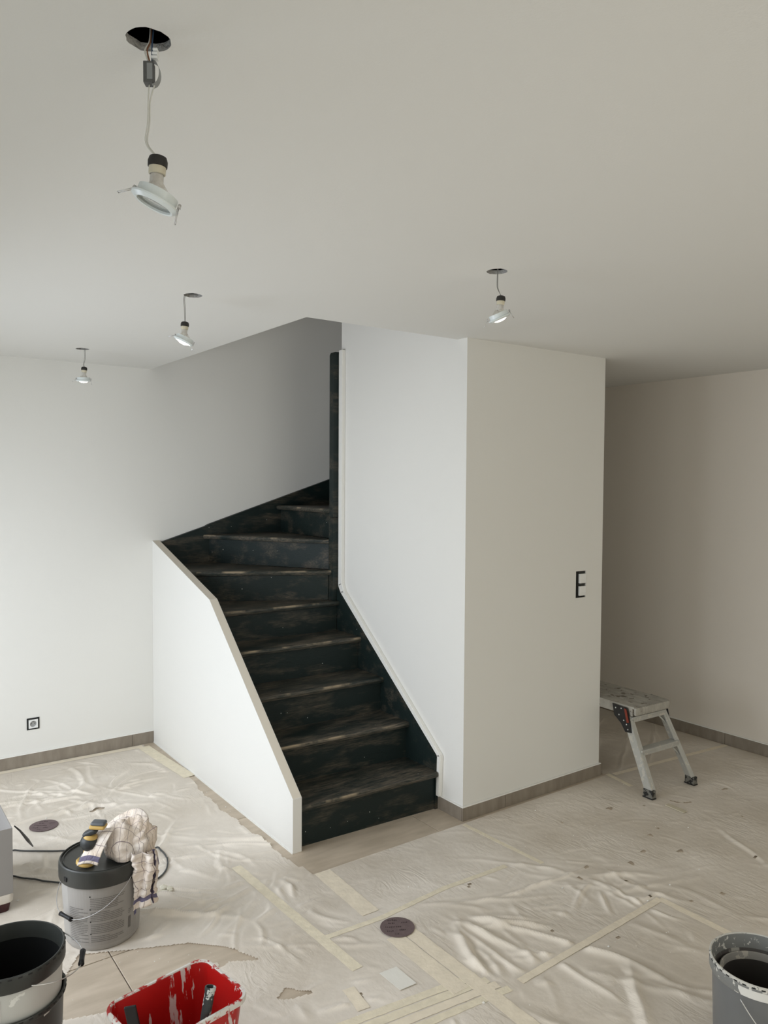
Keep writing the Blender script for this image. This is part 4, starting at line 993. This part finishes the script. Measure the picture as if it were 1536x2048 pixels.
def tail(u, v):                                     # folded length hanging beside the bucket
    z = .352-.232*u+.022*v*u
    half = .044*(1-.22*u)+.005*math.sin(u*7)
    a = .176+.004*math.sin(u*5)+(v-.5)*2*half
    f = -.062+.010*math.cos(v*PI*3.2+u*2.2+.5)-.020*(1-u)**2
    pass
    p = W3(a, f, z); p += fw2*crump(p, 18, .018)*-1+rt2*crump(p+Vector((1, 1, 1)), 14, .010)
    lx = p-BC; la, lf = lx.dot(rt2), lx.dot(fw2); r_ = math.hypot(la, lf)
    if r_ < .163: k = .163/r_; p = W3(la*k, lf*k, lx.z)
    return p
cpatch(44, 36, tail, lambda u, v: (.62+.18*v+.03*math.sin(u*6), .55-.52*u))
def tail2(u, v):
    z = .330-.185*u-.020*v*u; a = .196+(v-.5)*.052+.006*math.sin(u*6); f = -.020+.012*math.cos(v*PI*3+u*2)
    p = W3(a, f, z); p += fw2*crump(p, 24, .014)+rt2*crump(p+Vector((3, 1, 1)), 20, .012); return p
cpatch(36, 22, tail2, lambda u, v: (.80+.14*v, .55-.52*u))
def flap(u, v):                                     # corner thrown over the foot of the sander
    top = W3(.010+.062*v, -.052-.010*v, .428+.010*v); bot = W3(-.052+.078*v, -.118+.002*v, .3165+.010*math.sin(PI*v))
    p = top.lerp(bot, u); bulge = .020*math.sin(PI*u)*(.5+v*.6)
    p += -fw2*bulge+Vector((0, 0, .008*math.sin(PI*u)))
    p += -fw2*crump(p, 16, .016)*math.sin(PI*min(1, u+.1))
    p.z = max(p.z, .3125+BC.z); return p
cpatch(30, 20, flap, lambda u, v: (.30-.24*u, .30+.20*v))
me = bpy.data.meshes.new('checked_cloth'); bmc.verts.index_update(); uvlist = [uvs[v] for v in bmc.verts]; bmc.to_mesh(me); bmc.free()
def cloth_mat():
    m = bpy.data.materials.new('checked_cloth'); m.use_nodes = True; nt = m.node_tree; b = nt.nodes['Principled BSDF']; L = nt.links.new
    uv = nt.nodes.new('ShaderNodeUVMap'); sp = nt.nodes.new('ShaderNodeSeparateXYZ'); L(uv.outputs[0], sp.inputs[0])
    def band(sock, scale, wdt, off=0.0):
        a = nt.nodes.new('ShaderNodeMath'); a.operation = 'MULTIPLY_ADD'; a.inputs[1].default_value = scale; a.inputs[2].default_value = off; L(sock, a.inputs[0])
        f = nt.nodes.new('ShaderNodeMath'); f.operation = 'FRACT'; L(a.outputs[0], f.inputs[0])
        l = nt.nodes.new('ShaderNodeMath'); l.operation = 'LESS_THAN'; l.inputs[1].default_value = wdt; L(f.outputs[0], l.inputs[0]); return l.outputs[0]
    def mx(a, b2):
        q = nt.nodes.new('ShaderNodeMath'); q.operation = 'MAXIMUM'; L(a, q.inputs[0]); L(b2, q.inputs[1]); return q.outputs[0]
    thin = mx(band(sp.outputs[0], 11, .05), band(sp.outputs[1], 11, .05))
    wide = mx(mx(band(sp.outputs[0], 1, .035, -.08), band(sp.outputs[0], 1, .035, -.88)), mx(band(sp.outputs[1], 1, .035, -.08), band(sp.outputs[1], 1, .035, -.88)))
    n = nt.nodes.new('ShaderNodeTexNoise'); n.inputs['Scale'].default_value = 9; n.inputs['Detail'].default_value = 4
    tc = nt.nodes.new('ShaderNodeTexCoord'); L(tc.outputs['Object'], n.inputs['Vector'])
    r = nt.nodes.new('ShaderNodeValToRGB'); r.color_ramp.elements[0].position = .35; r.color_ramp.elements[1].position = .65; r.color_ramp.elements[0].color = (.68, .57, .47, 1); r.color_ramp.elements[1].color = (.78, .72, .66, 1); L(n.outputs['Fac'], r.inputs['Fac'])
    a = nt.nodes.new('ShaderNodeMix'); a.data_type = 'RGBA'; L(thin, a.inputs[0]); L(r.outputs[0], a.inputs[6]); a.inputs[7].default_value = (.30, .25, .25, 1)
    c = nt.nodes.new('ShaderNodeMix'); c.data_type = 'RGBA'; L(wide, c.inputs[0]); L(a.outputs[2], c.inputs[6]); c.inputs[7].default_value = (.15, .135, .20, 1)
    nb = nt.nodes.new('ShaderNodeTexNoise'); nb.inputs['Scale'].default_value = 26; nb.inputs['Detail'].default_value = 3; nb.inputs['Distortion'].default_value = 1.2; L(tc.outputs['Object'], nb.inputs['Vector'])
    bp = nt.nodes.new('ShaderNodeBump'); bp.inputs['Strength'].default_value = .8; bp.inputs['Distance'].default_value = .010; L(nb.outputs['Fac'], bp.inputs['Height']); L(bp.outputs[0], b.inputs['Normal'])
    L(c.outputs[2], b.inputs['Base Color']); b.inputs['Roughness'].default_value = .9; b.inputs['Specular IOR Level'].default_value = .15
    return m
uvl = me.uv_layers.new(name='UVMap')
for l in me.loops: uvl.data[l.index].uv = uvlist[l.vertex_index]
cl = fin('checked_cloth', me, cloth_mat(), smooth=True)
cl.modifiers.new('s', 'SOLIDIFY').thickness = .0015
tag(cl, 'crumpled cream checked cloth draped over the bucket lid, hanging down its right side', 'cloth')

# ------------------------------------------------------------------ cable looping round the bucket
cab = [(.60, 3.995), (.692, 3.930), (.856, 3.814), (.97, 3.76), (1.10, 3.70), (1.20, 3.635), (1.250, 3.56), (1.259, 3.489), (1.240, 3.40), (1.200, 3.330), (1.138, 3.285), (1.04, 3.30), (.93, 3.40), (.792, 3.509), (.71, 3.59), (.645, 3.672), (.602, 3.72)]
sm_ = smoothpath([(x, y, 0) for x, y in cab], 8)
cable = tube('power_cable', [(p.x, p.y, max(zfilm(p.x, p.y), zfilm(p.x+.006, p.y+.006))+.0045) for p in sm_], .0038, M_('cable_grey', (.055, .058, .058), .5), n=8, sub=0)
tag(cable, 'dark grey power cable looping on the sheet behind the lidded bucket', 'cable')

# ------------------------------------------------------------------ aluminium step platform
alu = splat(M_('aluminium_painted', (0.50, 0.50, 0.47), .42, metal=.35, noise=.06, nscale=14), (.62, .60, .54), thr=.60, scale=30)
deck_m = splat(M_('deck_caked', (0.33, 0.31, 0.27), .7, col2=(.46, .44, .39), nscale=12, stretch=(3, 1, 1), bump=.5, bscale=50), (.16, .14, .11), thr=.60, scale=20)
st = thing('work_platform', 'paint-caked aluminium folding step platform half hidden behind the block', 'step stool', (3.92, 3.20, .0045), rotz=math.radians(-2.5))
zt_ = .470
DL = 0.49                                         # half length of the deck
w2 = .158
for sx, nm in ((-1, 'deck_board'), (1, 'deck_board')):
    a, b = (-w2, -.002) if sx < 0 else (.002, w2)
    box(nm, (a, -DL, zt_-.012), (b, DL, zt_), deck_m, st, bev=.003)
box('deck_side', (-w2-.002, -DL+.010, zt_-.055), (-w2+.010, DL-.01, zt_-.006), deck_m, st, bev=.003)
box('deck_side', (w2-.010, -DL+.010, zt_-.055), (w2+.002, DL-.01, zt_-.006), deck_m, st, bev=.003)
for sy in (-1, 1):
    y0, y1 = sorted((sy*(DL-.004), sy*(DL+.016)))
    bm = bmesh.new(); box_bm(bm, (-w2, y0, zt_-.050), (w2, y1, zt_-.001), .012); bmo('end_cap', bm, deck_m, st)
def rail(p, q, wx, wy, name='leg_rail'):
    p, q = Vector(p), Vector(q); bm = bmesh.new()
    c = [(-wx, -wy), (wx, -wy), (wx, wy), (-wx, wy)]
    A = [bm.verts.new(p+Vector((x, y, 0))) for x, y in c]; B = [bm.verts.new(q+Vector((x, y, 0))) for x, y in c]
    bm.faces.new(A[::-1]); bm.faces.new(B)
    for i in range(4): bm.faces.new((A[i], A[(i+1) % 4], B[(i+1) % 4], B[i]))
    bmesh.ops.bevel(bm, geom=bm.edges[:], offset=.0025, segments=2, affect='EDGES')
    return bmo(name, bm, alu, st)
bracket_m = M_('bracket_black', (.012, .012, .013), .45); lever_m = M_('lever_red', (.22, .03, .012), .45)
for sy in (-1, 1):
    yt, yb = sy*(DL-.055), sy*(DL+.135)
    for sx in (-1, 1):
        rail((sx*(w2-.004), yt, zt_-.055), (sx*(w2+.028), yb, .045), .012, .027)
        # the inner flange that makes the rail a channel
        rail((sx*(w2-.020), yt+sy*.024, zt_-.060), (sx*(w2+.012), yb+sy*.024, .046), .010, .003, 'leg_flange')
        f = box('foot', (sx*(w2+.030)-.017, yb+sy*.006-.031, 0), (sx*(w2+.030)+.017, yb+sy*.006+.031, .048), splat(M_('foot_grey', (.16, .155, .135), .6), (.012, .012, .012), thr=.52, scale=38) if (sx, sy) == (-1, -1) else bpy.data.materials['foot_grey'], st, bev=.004)
        f['label'] = 'grey plastic foot with black edges'
        box('foot_sole', (sx*(w2+.030)-.018, yb+sy*.006-.033, 0), (sx*(w2+.030)+.018, yb+sy*.006+.033, .007), bracket_m, f, bev=.001)
        # hinge bracket
        X = sx*(w2+.0125); x0, x1 = sorted((X, X+sx*.006))
        poly = [(yt-sy*.085, zt_-.004), (yt+sy*.022, zt_-.008), (yt+sy*.038, zt_-.060), (yt+sy*.058, zt_-.145), (yt+sy*.012, zt_-.150), (yt-sy*.020, zt_-.105), (yt-sy*.070, zt_-.070)]
        br = prism('hinge_bracket', poly, 'x', x0, x1, bracket_m, st, bev=.001)
        for (yy, zz) in ((yt-sy*.06, zt_-.025), (yt-sy*.02, zt_-.020), (yt-sy*.035, zt_-.060), (yt, zt_-.085), (yt+sy*.02, zt_-.105), (yt+sy*.030, zt_-.132)):
            rvx = Vector((0, 0, 1)).rotation_difference(Vector((sx, 0, 0))).to_matrix()
            lathe('rivet', [(.0045, -.0005), (.0045, .001), (.003, .0022), (0, .0026)], steel, br, n=10, rot=rvx, org=(X+sx*.006, yy, zz))
        if sx < 0 or sy > 0:
            pl = [(yt+sy*.006, zt_-.012), (yt+sy*.020, zt_-.016), (yt+sy*.040, zt_-.088), (yt+sy*.026, zt_-.092)]
            prism('release_lever', pl, 'x', *sorted((X+sx*.007, X+sx*.014)), lever_m, st, bev=.002)
    def lerp(t): 
        return (yt+(yb-yt)*t, (zt_-.055)+(.045-(zt_-.055))*t, (w2-.004)+(.032)*t)
    for t_, nm in ((.05, 'top_rung'), (.50, 'step_rung')):
        y_, z_, x_ = lerp(t_)
        y0, y1 = sorted((y_-sy*.020, y_+sy*.034)); box(nm, (-x_, y0, z_-.004), (x_, y1, z_+.012), alu, st, bev=.003)
        box('rung_lip', (-x_+.012, min(y_+sy*.030, y_+sy*.034), z_-.018), (x_-.012, max(y_+sy*.030, y_+sy*.034), z_-.003), alu, st)
        for sx in (-1, 1):
            y2, z2, x2 = lerp(t_+.19)
            bm = bmesh.new(); tube_bm(bm, [(sx*(x_-.060), y_, z_-.004), (sx*(x2-.010), y2, z2)], .0045, 6); bmo('corner_brace', bm, alu, st)
print('tris', sum(len(o.data.polygons)*2 for o in bpy.data.objects if o.type == 'MESH'))
